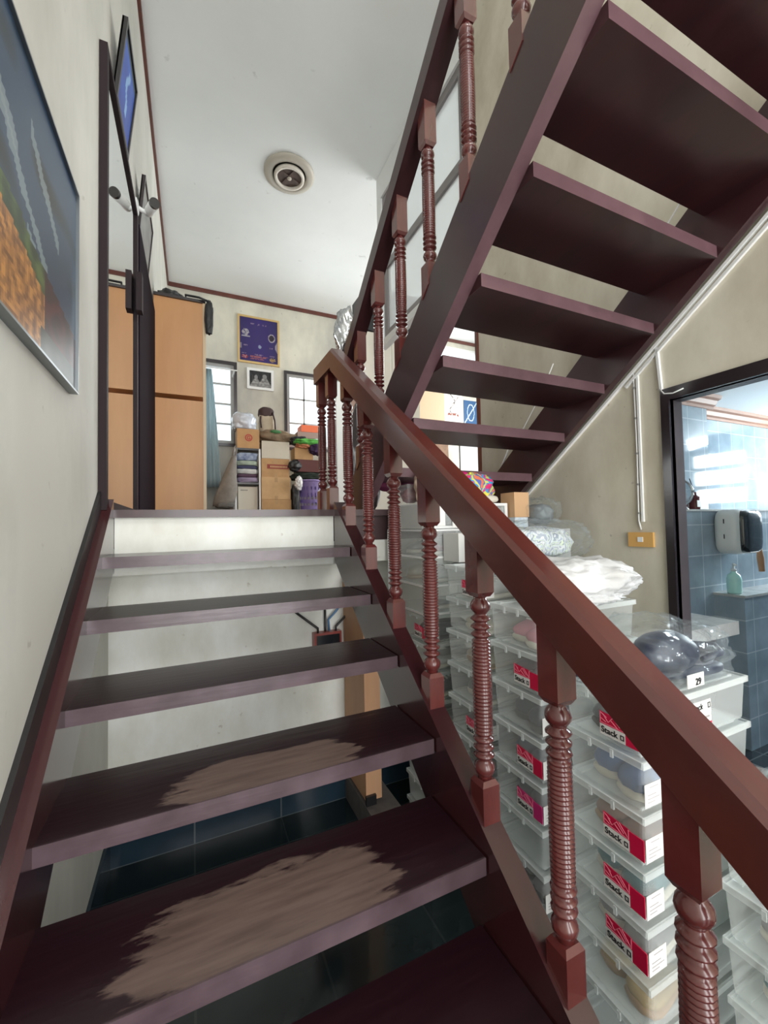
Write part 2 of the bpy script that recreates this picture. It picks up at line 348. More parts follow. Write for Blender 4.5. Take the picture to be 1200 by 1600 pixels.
# right wall: bathroom door opening, then beyond the stair corner only the part that carries the clerestory
D0, D1, DZ = .02, 1.062, .507
CW = (2.44, 3.90, 1.97, 3.50)
bm = wall_with_holes(BM(), 'x', XR, XR+.075, -3.0, 2.32, -1.47, ZC, [(D0, D1, -1.47, DZ)])
struct('wall_right', bm, M_wallR)
bm = wall_with_holes(BM(), 'x', XR, XR+.075, 2.36, 4.0, 1.90, ZC, [CW]); struct('wall_clerestory', bm, M_ceil)
bm = box(BM(), XR-.015, XR+.09, 2.32, 2.345, LZ, ZC-.05); struct('trim_2', bm, M_trim)
bm = box(BM(), 6.2, 6.3, 2.3, YB+.1, -.1, ZC); struct('wall_far_room', bm, M_wallB)
bm = box(BM(), XR+.075, 6.2, 2.20, 2.30, LZ-.16, ZC); struct('wall_room_divider', bm, M_wallB)
# ceiling trims
bm = box(BM(), XL, XL+.024, -3.0, YB, ZC-.055, ZC); struct('trim_3', bm, M_trim)
bm = box(BM(), XL+.024, 6.2, YB-.024, YB, ZC-.06, ZC); struct('trim_4', bm, M_trim)
# door frame
dr = box(BM(), XR-.012, XR+.02, D1, D1+.034, -1.47, DZ+.050); box(dr, XR-.012, XR+.02, D0-.04, D1, DZ, DZ+.050); box(dr, XR-.012, XR+.02, D0-.042, D0, -1.47, DZ)
struct('door_1', dr, M_frame, bevel=.003)
dj = box(BM(), XR+.02, XR+.078, D1-.001, D1+.02, -1.47, DZ+.01); box(dj, XR+.02, XR+.078, D0, D1-.001, DZ-.001, DZ+.02); struct('door_2', dj, M_jamb, bevel=.003)
# windows
def window(n, axis, c, hole, cols, rows, glass, fm, fw=.045, mw=.022, depth=.05):
    a, b, z0, z1 = hole
    bmf = BM()
    def bar(u0, u1, q0, q1, d=depth):
        if axis == 'y': box(bmf, u0, u1, c-.01, c-.01+d, q0, q1)
        else: box(bmf, c-.01, c-.01+d, u0, u1, q0, q1)
    bar(a, a+fw, z0, z1); bar(b-fw, b, z0, z1); bar(a+fw, b-fw, z0, z0+fw); bar(a+fw, b-fw, z1-fw, z1)
    for i in range(1, cols): u = a+(b-a)*i/cols; bar(u-mw/2, u+mw/2, z0+fw, z1-fw, depth*.7)
    for i in range(1, rows): q = z0+(z1-z0)*i/rows; bar(a+fw, b-fw, q-mw/2, q+mw/2, depth*.75)
    o = struct('window_%d' % n, bmf, fm)
    g = BM()
    if axis == 'y': box(g, a+fw*.5, b-fw*.5, c+.012, c+.018, z0+fw*.5, z1-fw*.5)
    else: box(g, c+.012, c+.018, a+fw*.5, b-fw*.5, z0+fw*.5, z1-fw*.5)
    mk('pane', g, glass, o); return o
M_winfr = mat('grey_window_sash', (.36, .36, .35), .4)
window(1, 'y', YB+.02, W1, 1, 4, M_glass, M_winfr, .05, .025)
window(2, 'y', YB+.02, W2, 4, 3, M_glass, M_winfr, .05, .03)
M_bronze = mat('grey_brown_window_frame', (.20, .185, .185), .35, coat=.2)
window(3, 'x', XR+.03, CW, 1, 2, M_frost, M_bronze, .07, .075)
window(4, 'y', YB+.02, W4, 2, 1, M_glass, M_whitep, .05, .03)  # added transom: supplies the pure white of the lit far wall
for i, (a, b, z0, z1) in enumerate((W1, W2)):
    q = BM(); t = .045
    for r in ((a-t, a, z0-t, z1+t), (b, b+t, z0-t, z1+t), (a, b, z0-t, z0), (a, b, z1, z1+t)): box(q, r[0], r[1], YB-.03, YB, r[2], r[3])
    struct('trim_%d' % (5+i), q, M_frame)
# bathroom shell
bm = box(BM(), XR+.075, 6.0, 2.1, 2.2, -1.47, .98); struct('wall_bath_far', bm, M_bathx)
bm = wall_with_holes(BM(), 'x', 5.6, 5.7, -1.2, 2.1, -1.47, .98, [(.75, 1.75, -.05, .82)]); struct('wall_bath_east', bm, M_bathy)
bm = box(BM(), XR+.075, 3.74, 1.9, 2.1, -1.47, .98); struct('wall_bath_pier', bm, M_bathx)
bm = box(BM(), XR+.075, 5.7, -1.2, 2.2, .98, 1.06); struct('ceiling_bath', bm, M_ceilb)
bm = box(BM(), XR+.075, 5.7, -1.3, -1.2, -1.47, .98); struct('wall_bath_near', bm, M_bathx)
bm = box(BM(), XR+.075, 5.6, -1.2, 2.1, -1.47, -1.46); struct('floor_bath', bm, M_bathf)
def crown(x0, x1, y):
    return yzprism(BM(), [(y, .98), (y-.075, .98), (y-.07, .955), (y-.045, .945), (y-.03, .915), (y-.012, .905), (y-.010, .885), (y, .885)], x0, x1)
M_crown = mat('wood_crown_moulding', (.42, .22, .15), .55, var=.2)
struct('trim_7', crown(XR+.075, 3.82, 1.9), M_crown); struct('trim_8', crown(3.74, 5.6, 2.1), M_crown)
window(5, 'x', 5.62, (.75, 1.75, -.05, .82), 2, 4, M_glass, M_whitep, .05, .06)

# ================================================================ LOWER STAIRCASE
RUN, RISE = .235, .1817
Y1, Z1 = .852, -.822
def nose(k): return Y1+RUN*(k-1), Z1+RISE*(k-1)
XS0, XS1 = -.30, .655
st = thing('staircase', (.18, -.3, -1.47), 'dark reddish-brown open-riser staircase climbing from the viewer up to the landing', 'staircase')
M_t = {k: tread_mat('worn_tread_wood_%d' % k, wv) for k, wv in {1: (.45, .29, .21), 2: (.48, .25, .16)}.items()}
M_t0 = tread_mat('tread_wood', None)
for k in range(-1, 6):
    y, z = nose(k)
    b_ = box(BM(), XS0, XS1-.004, y, y+.262, z-.042, z)
    o = mk('tread', b_, M_t.get(k, M_t0), st, bevel=.004)
    # tread origin at its own front left corner so the wear sits on the tread itself
    off = Vector((XS0, y, z+ZO)) - WL[st.name]
    for v in o.data.vertices: v.co -= off
    o.location = off
    if k in (1, 2): o['label'] = 'tread with varnish worn away in the middle'
def sline(a, b, y): return a+b*y
ya, yb = -.35, 2.03
def strip(x0, x1, top, bot, y0=ya, y1=yb):
    return yzprism(BM(), [(y0, bot[0]+bot[1]*y0), (y1, bot[0]+bot[1]*y1), (y1, top[0]+top[1]*y1), (y0, top[0]+top[1]*y0)], x0, x1)
mk('stringer', strip(.655, .715, (-1.431, .767), (-1.745, .775)), M_string, st, bevel=.003)
mk('stringer', strip(-.333, -.30, (-1.425, .767), (-1.73, .775)), M_string, st, bevel=.003)
mk('wall_skirt', strip(-.345, -.333, (-1.345, .765), (-1.44, .767)), M_black, st, label='black skirting board along the wall')
# handrail: sloping bar, level return on the landing
RX0, RX1 = .650, .725
def rail_prof(bm, p, q, x0, x1, h):
    # cross-section with softened top
    c = .012
    sec = [(x0, -h), (x1, -h), (x1, -c*1.2), (x1-c, 0), (x0+c, 0), (x0, -c*1.2)]
    A = [bm.verts.new((x, p[0], p[1]+z)) for x, z in sec]; B = [bm.verts.new((x, q[0], q[1]+z)) for x, z in sec]
    bm.faces.new(A); bm.faces.new(B[::-1])
    for i in range(6): bm.faces.new((A[i], B[i], B[(i+1) % 6], A[(i+1) % 6]))
    return bm
RA, RB = -.586, .7425      # top of rail z = RA + RB*y
hr = rail_prof(BM(), (-.5, RA+RB*-.5), (2.05, RA+RB*2.05), RX0, RX1, .118)
rail_prof(hr, (2.05, RA+RB*2.05), (2.37, RA+RB*2.05+.01), RX0, RX1, .105)
mk('handrail', hr, M_rail, st)
def baluster(x, y, zb, zt, tb, tt, parent, s=.026):
    """square foot zb..tb, turned part tb..tt, square head tt..zt (zb/zt callables of y for the sloped cuts)"""
    b_ = BM()
    def sq(z0f, z1f):
        hexa(b_, [(x-s, y-s, z0f(y-s)), (x+s, y-s, z0f(y-s)), (x+s, y+s, z0f(y+s)), (x-s, y+s, z0f(y+s)), (x-s, y-s, z1f(y-s)), (x+s, y-s, z1f(y-s)), (x+s, y+s, z1f(y+s)), (x-s, y+s, z1f(y+s))])
    sq(zb, lambda q: tb-.012); sq(lambda q: tt+.012, zt)
    # chamfer shoulders
    for a, c in ((tb-.012, tb), (tt+.012, tt)):
        lo, hi = (a, c); k = .72
        pts = [(x-s, y-s, lo), (x+s, y-s, lo), (x+s, y+s, lo), (x-s, y+s, lo), (x-s*k, y-s*k, hi), (x+s*k, y-s*k, hi), (x+s*k, y+s*k, hi), (x-s*k, y+s*k, hi)]
        hexa(b_, pts)
    H = tt-tb; pr = []
    half = [(.018, 0), (.0165, .012), (.021, .022), (.0255, .038), (.0272, .055), (.0255, .072), (.020, .088), (.0155, .098)]
    z = .103
    for _ in range(3):
        half += [(.0165, z), (.0205, z+.008), (.0262, z+.018), (.0268, z+.024), (.0205, z+.034), (.0165, z+.040)]; z += .044
    half = [(r, t) for r, t in half]
    z0 = z+.004; NR = 26; span = 1-2*z0; mid = []
    for i in range(NR):
        t = z0 + span*i/NR; bul = .0012*sin(pi*(i+.5)/NR)
        mid += [(.0208+bul, t), (.0243+bul, t+span/NR*.32), (.0243+bul, t+span/NR*.62), (.0208+bul, t+span/NR*.95)]
    full = half + mid + [(r, 1-t) for r, t in reversed(half)]
    lathe(b_, x, y, [(r, t*H) for r, t in full], 14, z0=tb)
    o = mk('baluster', b_, M_wood, parent)
    for p in o.data.polygons: p.use_smooth = abs(p.normal.z) < .98 and p.area < .0006
    return o
BX = .6875
for y in (-.10, .146, .396, .647, .896, 1.148, 1.40, 1.652, 1.898):
    srt = -1.431+.767*y
    tb = srt+.085; tt = RA+RB*y-.118-.152
    if tt-tb < .45: tt = tb+.5
    baluster(BX, y, lambda q: -1.431+.767*q-.01, lambda q: RA+RB*q-.11, tb, tt, st)
for y in (2.15, 2.335):
    baluster(BX, y, lambda q: LZ, lambda q: .84, LZ+.135, .70, st)

# ================================================================ UPPER STAIRCASE
su = thing('staircase', (1.3, 2.2, LZ), 'dark open-riser upper flight rising from the landing over the stored boxes towards the viewer', 'staircase')
UY, UZ = 1.7925, .282      # rear top edge of the lowest tread seen
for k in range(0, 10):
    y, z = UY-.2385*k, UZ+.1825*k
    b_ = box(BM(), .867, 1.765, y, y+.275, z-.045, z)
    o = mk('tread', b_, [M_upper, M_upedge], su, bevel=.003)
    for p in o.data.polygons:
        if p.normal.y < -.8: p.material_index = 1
def ustrip(x0, x1, t, b2, y0=-.55, y1=2.3):
    def cl(z): return max(z, LZ)
    n = [(y0, b2[0]+b2[1]*y0), (y0, t[0]+t[1]*y0)]
    n += [(y1, max(LZ, t[0]+t[1]*y1)), (y1, LZ)]
    yb_ = (LZ-b2[0])/b2[1]
    if yb_ < y1: n.append((yb_, LZ))
    else: n[-1] = (y1, b2[0]+b2[1]*y1)
    return yzprism(BM(), n, x0, x1)
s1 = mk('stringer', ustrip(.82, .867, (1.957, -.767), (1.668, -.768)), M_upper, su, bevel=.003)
for p in s1.data.polygons:
    pass
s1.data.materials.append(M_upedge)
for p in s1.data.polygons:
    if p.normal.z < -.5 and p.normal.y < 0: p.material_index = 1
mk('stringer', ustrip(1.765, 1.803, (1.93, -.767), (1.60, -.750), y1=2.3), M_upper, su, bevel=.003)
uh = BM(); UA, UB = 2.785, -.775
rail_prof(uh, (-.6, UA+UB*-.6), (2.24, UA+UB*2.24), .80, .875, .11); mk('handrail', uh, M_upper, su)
for y in (.33, .585, .84, 1.09, 1.352, 1.600, 1.850, 2.10):
    top = UA+UB*y-.11
    tt = top-.150; tb = 1.957-.767*y+.10
    if y > 2.0: tb = .45
    tb = tt-.50 if tb < tt-.50 else tb
    baluster(.8425, y, lambda q: 1.957-.767*q-.02, lambda q: UA+UB*q-.105, tb, tt, su)
# loose wires stapled along the right-hand stringer
for pts in ([(1.79, .80, 1.36), (1.775, .92, 1.31), (1.77, 1.02, 1.20), (1.775, 1.12, 1.12)], [(1.775, 1.62, .86), (1.765, 1.70, .72), (1.77, 1.85, .56), (1.76, 1.95, .47), (1.775, 2.05, .37)], [(1.775, 1.95, .53), (1.76, 2.0, .42), (1.77, 2.08, .33)]):
    mk('cable', tube(BM(), pts, .003, 6), M_whitep, su, True, 'loose white cable stapled along the right stringer')

# ================================================================ LEFT WALL
# large framed landscape behind glass
def landscape(u, v):
    sky = lerp((.16, .24, .33), (.20, .29, .40), v)
    n = noise.noise(Vector((u*3.2, v*5, 2.0))); n2 = noise.noise(Vector((u*14, v*16, 7)))
    c = sky
    if n > .18: c = lerp(c, (.07, .09, .08), min(1, (n-.18)*3))
    for cu, cv, a in ((.30, .72, .5), (.47, .52, .9), (.62, .30, .3), (.66, .66, .4)):
        d = abs((v-cv)+(u-cu)*.9); e = abs(u-cu)
        if d < .03+.02*n2 and e < .16*a+.06: c = lerp(c, (.55, .60, .62), .8)
    hill = .43-.30*(u-.36) + .03*n2
    if v < hill: c = lerp((.34, .42, .20), (.16, .22, .10), .5+n2*2)
    if v < hill-.09-.10*max(0, u-.5)-.02*n2: c = lerp((.78, .54, .26), (.48, .30, .12), .5+1.3*noise.noise(Vector((u*34, v*34, 9))))
    if u > .66 and v < .36-.25*(u-.6) and v > .10: c = lerp((.30, .07, .08), (.17, .045, .05), .5+n2*2)
    if u > .62 and v < .10: c = lerp((.17, .19, .15), (.24, .25, .22), .5+n2)
    return tuple(max(0, x) for x in c)
PY0, PY1, PZ0, PZ1 = .70, 1.540, .43, 1.050
lp = thing('framed_picture', (XL+.015, (PY0+PY1)/2, PZ0), 'large glazed landscape picture of a yellow field under a blue-grey sky on the left wall', 'picture')
q = BM(); t = .006
for r in ((PY0-t, PY0, PZ0-t, PZ1+t), (PY1, PY1+t, PZ0-t, PZ1+t), (PY0, PY1, PZ0-t, PZ0), (PY0, PY1, PZ1, PZ1+t)): box(q, XL, XL+.024, *r)
mk('frame', q, mat('slim_grey_metal_frame', (.22, .24, .25), .3, .8), lp)
mk('artwork', grid_picture(BM(), (XL+.016, PY0, PZ0), (0, PY1-PY0, 0), (0, 0, PZ1-PZ0), 90, 66, landscape), art_mat('glazed_print', .30, .0, .25), lp)

# tall mirror standing on the landing
mi = thing('wall_mirror', (XL+.02, 2.5, LZ), 'tall dark-framed mirror against the left wall at the head of the stairs', 'mirror')
MY0, MY1, MZ1 = 1.965, 3.02, 2.03
q = BM(); t = .05
for r in ((MY0, MY0+.035, LZ, MZ1), (MY1-t, MY1, LZ, MZ1), (MY0+.035, MY1-t, LZ, LZ+.04), (MY0+.035, MY1-t, MZ1-.03, MZ1)): box(q, XL+.001, XL+.030, *r)
M_mfr = mat('dark_mirror_frame', (.018, .010, .012), .6, spec=.2)
mk('frame', q, M_mfr, mi); mk('glass', box(BM(), XL+.008, XL+.018, MY0+.035, MY1-t, LZ+.04, MZ1-.03), M_mirror, mi)
mk('handle_block', box(BM(), XL+.030, XL+.062, 2.90, 2.97, 1.36, 1.60), M_mfr, mi, label='dark block on the far stile')

def tilted_picture(y0, y1, z0, z1, lean, label, fn, fmat, name='framed_picture'):
    """picture hung high and tipping forward from the wall; lean = distance the top stands off"""
    root = thing(name, (XL+.01, (y0+y1)/2, z0), label, 'picture')
    b_ = BM(); t = .018
    def X(z): return XL+.012 + lean*(z-z0)/(z1-z0)
    def bar(a, b, c, d):
        hexa(b_, [(X(c)-.008, a, c), (X(c)+.014, a, c), (X(c)+.014, b, c), (X(c)-.008, b, c), (X(d)-.008, a, d), (X(d)+.014, a, d), (X(d)+.014, b, d), (X(d)-.008, b, d)])
    bar(y0, y0+t, z0, z1); bar(y1-t, y1, z0, z1); bar(y0+t, y1-t, z0, z0+t); bar(y0+t, y1-t, z1-t, z1)
    mk('frame', b_, fmat, root)
    o = Vector((X(z0)+.006, y0+.02, z0)); ux = Vector((0, y1-y0-.04, 0)); uy = Vector((X(z1)-X(z0), 0, z1-z0))
    mk('artwork', grid_picture(BM(), o, ux, uy, 24, 24, fn), art_mat('matte_print', .4), root)
    bk = BM(); hexa(bk, [(X(z0)-.010, y0, z0), (X(z0)-.002, y0, z0), (X(z0)-.002, y1, z0), (X(z0)-.010, y1, z0), (X(z1)-.010, y0, z1), (X(z1)-.002, y0, z1), (X(z1)-.002, y1, z1), (X(z1)-.010, y1, z1)])
    mk('backboard', bk, M_black, root); return root
def blueart(u, v):
    n = noise.noise(Vector((u*5, v*4, 1)))
    c = lerp((.10, .24, .62), (.20, .40, .80), v+n*.4)
    if abs(u-.5+.08*sin(v*14)) < .06 and .25 < v < .8: c = (.55, .72, .92)
    if v > .86: c = (.30, .36, .40)
    return c
tilted_picture(2.23, 2.61, 2.06, 2.47, .045, 'blue picture high on the left wall tipping forward above the mirror', blueart, M_black)
tilted_picture(3.15, 3.75, 2.04, 2.42, .035, 'pale picture in a dark frame tipping forward beside the wall camera', lambda u, v: lerp((.62, .62, .60), (.48, .47, .47), .5+noise.noise(Vector((u*4, v*4, 3)))), M_frame)

struct('door_3', box(BM(), XL+.001, XL+.030, 3.10, 4.30, LZ, 2.03), mat('very_dark_door', (.010, .005, .010), .9, spec=.1), bevel=.003)
# security camera on a bracket
sc = thing('security_camera', (XL, 3.08, 2.10), 'white bullet security camera on a short bracket above the mirror', 'camera')
mk('mounting_plate', lathe(BM(), XL, 3.08, [(.055, 0), (.055, .018), (.035, .026)], 18, 'x', 2.13), M_whitep, sc, True)
mk('bracket', tube(BM(), [(XL+.02, 3.08, 2.13), (XL+.06, 3.10, 2.125), (XL+.083, 3.11, 2.14)], .014, 10), M_whitep, sc, True)
q = BM(); tube(q, [(XL+.078, 3.13, 2.145), (XL+.085, 3.10, 2.14), (XL+.125, 2.96, 2.10)], [.026, .030, .030], 16)
hb = mk('housing', q, M_whitep, sc, True)
q = BM(); tube(q, [(XL+.123, 2.966, 2.102), (XL+.130, 2.945, 2.096)], .031, 16); mk('lens_ring', q, M_black, sc)

# ================================================================ CEILING
ev = thing('exhaust_fan', (.945, 4.29, ZC-.07), 'round cream ceiling exhaust fan with a dusty brown impeller', 'fan')
q = BM(); lathe(q, .945, 4.29, [(.13, -.02), (.255, -.012), (.262, 0), (.25, .004)][::-1] and [(.262, 0), (.262, -.012), (.235, -.03), (.185, -.035), (.172, -.02), (.172, 0)], 40, z0=ZC)
mk('outer_ring', q, mat('aged_cream_plastic', (.46, .43, .36), .5), ev, True)
q = BM(); prf = [(.155, -.036), (.172-.02, -.060), (.130, -.064), (.118, -.045), (.118, -.036)]
def ringlathe(b_, cx, cyy, prof, z0, n=36):
    rs = [[b_.verts.new((cx+r*cos(2*pi*i/n), cyy+r*sin(2*pi*i/n), z0+h)) for i in range(n)] for r, h in prof]
    for a, b in zip(rs, rs[1:]+rs[:1]):
        for i in range(n): b_.faces.new((a[i], a[(i+1) % n], b[(i+1) % n], b[i]))
    return b_
mk('inner_ring', ringlathe(BM(), .945, 4.29, [(.160, -.030), (.156, -.058), (.130, -.062), (.122, -.030)], ZC), mat('cream_plastic', (.66, .62, .54), .45), ev, True)
M_dust = mat('dusty_brown', (.11, .075, .062), .8, var=.4, vscale=20)
q = lathe(BM(), .945, 4.29, [(.150, -.031), (.150, -.036), (.12, -.04)], 30, z0=ZC)
mk('grille_plate', q, M_dust, ev)
for k in range(4):
    a = k*pi/2+.4; q = BM(); c = Vector((.945+.065*cos(a), 4.29+.065*sin(a), ZC-.046))
    rbox(q, c.x, c.y, c.z-.004, .095, .045, .006, a); mk('blade', q, M_dust, ev)
mk('hub', lathe(BM(), .945, 4.29, [(.024, -.04), (.022, -.058), (.008, -.064)], 14, z0=ZC), mat('cream_hub', (.5, .45, .38), .5), ev, True)

# ================================================================ BACK ROOM
# wardrobe along the left wall
wd = thing('wardrobe', (-.12, 5.0, LZ), 'tall two-tier beech wardrobe standing along the left wall', 'wardrobe')
WX1 = .100
for z0, z1, nm in ((LZ, 1.255, 'lower_cabinet'), (1.27, 2.235, 'upper_cabinet')):
    mk(nm, box(BM(), XL+.01, WX1, 4.40, 6.0, z0+.03, z1), M_wardrobe, wd, bevel=.004)
    for a in (4.42, 5.21):
        d = mk('door', box(BM(), WX1+.001, WX1+.019, a, a+.77, z0+.04, z1-.01), M_wardrobe, wd, bevel=.003)
        hz = (z0+z1)/2; mk('handle', beam(BM(), (WX1+.032, a+.70, hz-.06), (WX1+.032, a+.70, hz+.06), .012, .012, (0, 1, 0)), M_whitep, d)
mk('top_board', box(BM(), XL+.01, WX1+.018, 4.38, 6.0, 2.236, 2.262), M_frame, wd)
mk('plinth', box(BM(), XL+.01, WX1-.01, 4.42, 6.0, LZ, LZ+.03), M_frame, wd)
mk('edge_strip', box(BM(), WX1-.008, WX1+.0195, 4.386, 4.3995, LZ+.03, 2.235), mat('pale_edge_band', (.62, .46, .28), .4), wd)
M_blkbag = mat('black_nylon', (.016, .017, .018), .45, bump=.5, bscale=14)
one('duffel_bag', blob(BM(), (-.20, 4.62, 2.31), (.13, .17, .09), .25, 2.5, 3, flat=2.263), M_blkbag, 'black bag lying on top of the wardrobe against the wall', 'bag', smooth=True)
ub = thing('umbrella_bag', (.14, 4.36, 1.95), 'long black bag hanging from the top front corner of the wardrobe', 'bag')
mk('bag_body', blob(BM(), (.148, 4.345, 2.08), (.040, .035, .17), .15, 3, 5, sq=.8), M_blkbag, ub, True)
mk('strap', tube(BM(), [(.14, 4.34, 2.24), (.06, 4.36, 2.272), (-.06, 4.40, 2.292), (-.05, 4.5, 2.275)], .011, 6), M_blkbag, ub, True)
# wall decorations
def award(u, v):
    c = lerp((.17, .085, .40), (.125, .065, .30), abs(u-.5)*1.4)
    n = noise.noise(Vector((u*30, v*30, 0)))
    if .36 < u < .64 and .45 < v < .85: c = lerp(c, (.17, .12, .33), max(0, .5+noise.noise(Vector((u*22, v*5, 4)))*1.3)*.5)
    if (u-.15)**2+(v-.66)**2*1.4 < .0085 and n > -.12: c = (.62, .60, .62)
    if .05 < u < .26 and .555 < v < .58: c = (.6, .58, .62)
    d = (u-.84)**2*1.1+(v-.60)**2
    if .0055 < d < .0098: c = (.60, .56, .60)
    elif d < .0055: c = (.13, .05, .14)
    if (u-.52)**2+(v-.36)**2 < .0016: c = (.52, .56, .66)
    if u > .93 and abs(v-.40) < (u-.91)*1.6: c = (.60, .55, .60)
    if u < .05 and .28 < v < .40: c = (.45, .42, .5)
    for a, b, z, th in ((.28,.38,.87,.012), (.46,.52,.87,.016), (.60,.72,.87,.012), (.10,.22,.36,.01), (.78,.86,.36,.01), (.38,.60,.165,.012), (.05,.22,.175,.012), (.78,.92,.175,.012)):
        if a < u < b and abs(v-z) < th and n > -.2: c = (.50, .42, .52)
    for z in (.125, .10, .07):
        if .26 < u < .74-(.125-z)*2 and abs(v-z) < .009 and n > -.25: c = (.55, .30, .34)
    if ((u-.13)/.085)**2+((v-.10)/.045)**2 < 1: c = (.48, .12, .20) if n < .1 else (.62, .45, .5)
    if ((u-.86)/.085)**2+((v-.09)/.05)**2 < 1: c = (.62, .50, .32) if n < .1 else (.20, .10, .2)
    return c
def flat_frame(name, x0, x1, z0, z1, y, fw, fm, fn, label, nx=60, ny=72, mount=None, tilt=0):
    root = thing(name, ((x0+x1)/2, y, z0), label, 'picture'); q = BM()
    for r in ((x0, x0+fw, z0, z1), (x1-fw, x1, z0, z1), (x0+fw, x1-fw, z0, z0+fw), (x0+fw, x1-fw, z1-fw, z1)): box(q, r[0], r[1], y-.028, y-.003, r[2], r[3])
    mk('frame', q, fm, root, bevel=.004)
    a = fw
    if mount:
        mk('mount_board', box(BM(), x0+fw, x1-fw, y-.014, y-.004, z0+fw, z1-fw), M_paper, root); a = fw+mount
    mk('artwork', grid_picture(BM(), (x0+a, y-.018, z0+a), (x1-x0-2*a, 0, 0), (0, 0, z1-z0-2*a), nx, ny, fn), art_mat('glazed_print_flat', .25, .2), root); return root
flat_frame('framed_certificate', .66, 1.325, 2.69, 3.47, YB, .032, mat('gold_frame', (.60, .42, .18), .35, .4), award, 'purple printed certificate in a thin gold frame high on the back wall')
def oldphoto(u, v):
    n = noise.noise(Vector((u*9, v*9, 1)))
    c = lerp((.07, .08, .09), (.15, .16, .17), .5+n)
    for cx, cy2, s in ((.30, .62, .9), (.70, .68, 1.1)):
        if ((u-cx)/.09/s)**2+((v-cy2)/.15/s)**2 < 1: c = (.50, .50, .50)
        if v < cy2-.12 and abs(u-cx) < .10*s+(cy2-.12-v)*.45: c = lerp((.62, .62, .61), (.42, .42, .42), .5+n)
    return c
flat_frame('framed_photograph', .798, 1.222, 2.268, 2.612, YB, .040, M_whitep, oldphoto, 'small white-framed black and white photograph of two people below the purple certificate', 40, 30)

# curtain
M_curt = mat('pale_blue_curtain', (.80, .92, .94), .8, col2=(.66, .80, .84), vscale=3, stretch=(6, 1, .4))
q = BM(); nx, nz = 48, 14; vs = []
for j in range(nz+1):
    t = j/nz; z = 2.40-1.78*t; half = .055+.105*t**.8; cx0 = .20+.03*t
    vs.append([q.verts.new((cx0-half+2*half*i/nx, 6.62+.030*sin(i*.9+t*1.5)+.012*sin(i*2.1), z)) for i in range(nx+1)])
for j in range(nz):
    for i in range(nx): q.faces.new((vs[j][i], vs[j][i+1], vs[j+1][i+1], vs[j+1][i]))
bmesh.ops.solidify(q, geom=q.faces[:], thickness=.004)
cu = thing('curtain', (.2, 6.6, .62), 'pale blue gathered curtain hanging at the left back window beside the wardrobe', 'curtain')
mk('fabric', q, M_curt, cu, True)
mk('curtain_rod', tube(BM(), [(-.05, 6.62, 2.42), (.62, 6.62, 2.42)], .010, 8), M_whitep, cu)
for rx in (.02, .58): mk('rod_bracket', box(BM(), rx-.01, rx+.01, 6.62, 6.92, 2.41, 2.43), M_whitep, cu)

def folded(x0, x1, y0, y1, z, h, m, label, group, seed):
    q = BM(); blob(q, ((x0+x1)/2, (y0+y1)/2, z+h/2), ((x1-x0)/2*1.02, (y1-y0)/2, h/2*1.05), .10, 2.6, seed, 4, sq=.35)
    one('folded_cloth', q, m, label, 'clothes', group, True)
# white rack with shelves
rk = thing('shelf_rack', (.72, 6.35, LZ), 'white-posted shelf rack with dark shelves below the back window', 'shelf')
for x in (.552, .884):
    for y in (6.22, 6.52): mk('post', box(BM(), x-.012, x+.012, y-.012, y+.012, LZ, 1.155), M_whitep, rk)
for z in (1.13, .635, .16): mk('shelf', box(BM(), .54, .895, 6.21, 6.54, z, z+.028), M_frame, rk)
M_c = [mat('cloth_pale_blue', (.42, .50, .62), .85, col2=(.10, .13, .24), vscale=14), mat('cloth_white_grey', (.62, .64, .62), .85, var=.3, vscale=9), mat('cloth_indigo', (.05, .055, .11), .85),
       mat('cloth_lilac', (.34, .28, .40), .85, var=.3, vscale=8), mat('cloth_dark_plum', (.08, .04, .07), .85), mat('cloth_sage', (.38, .46, .38), .85, var=.3, vscale=10)]
zz = .665
for h, mi_, lb in ((.075, 3, 'lilac folded cloth lowest in the rack pile'), (.05, 4, 'thin dark plum folded cloth on the lilac one in the rack'), (.075, 1, 'white-grey folded cloth in the middle of the rack pile'), (.05, 2, 'thin indigo folded cloth in the rack pile'), (.075, 5, 'sage and white folded cloth near the top of the rack pile'), (.12, 0, 'blue patterned cloth bundled on top of the rack pile')):
    folded(.575, .865, 6.22, 6.50, zz, h, M_c[mi_], lb, 'folded clothes on the rack shelf', int(zz*100)); zz += h-.002
def carton(name, x0, x1, y0, y1, z0, z1, m, label, group=None, tape=True, flaps=True):
    root = thing(name, ((x0+x1)/2, (y0+y1)/2, z0), label, 'box', group)
    mk('carton_body', box(BM(), x0, x1, y0, y1, z0, z1), m, root, bevel=.004)
    if flaps:
        mk('flap', box(BM(), x0+.002, x1-.002, y0+.002, (y0+y1)/2-.002, z1, z1+.004), m, root); mk('flap', box(BM(), x0+.002, x1-.002, (y0+y1)/2+.002, y1-.002, z1, z1+.004), m, root)
    if tape:
        cx = (x0+x1)/2
        for a, b in ((z1-.07, z1), (z0, z0+.05)): mk('tape', box(BM(), cx-.022, cx+.022, y0-.0015, y0, a, b), mat('brown_tape', (.44, .27, .12), .3), root)
    return root
def text_mesh(txt, size, bold=0.0, align='CENTER'):
    c = bpy.data.curves.new('lettering', 'FONT'); c.body = txt; c.size = size; c.align_x = align; c.offset = bold; c.extrude = .0004
    t = bpy.data.objects.new('lettering', c); COL.objects.link(t); bpy.context.view_layer.update()
    me = bpy.data.meshes.new_from_object(t.evaluated_get(bpy.context.evaluated_depsgraph_get())); bpy.data.objects.remove(t); return me
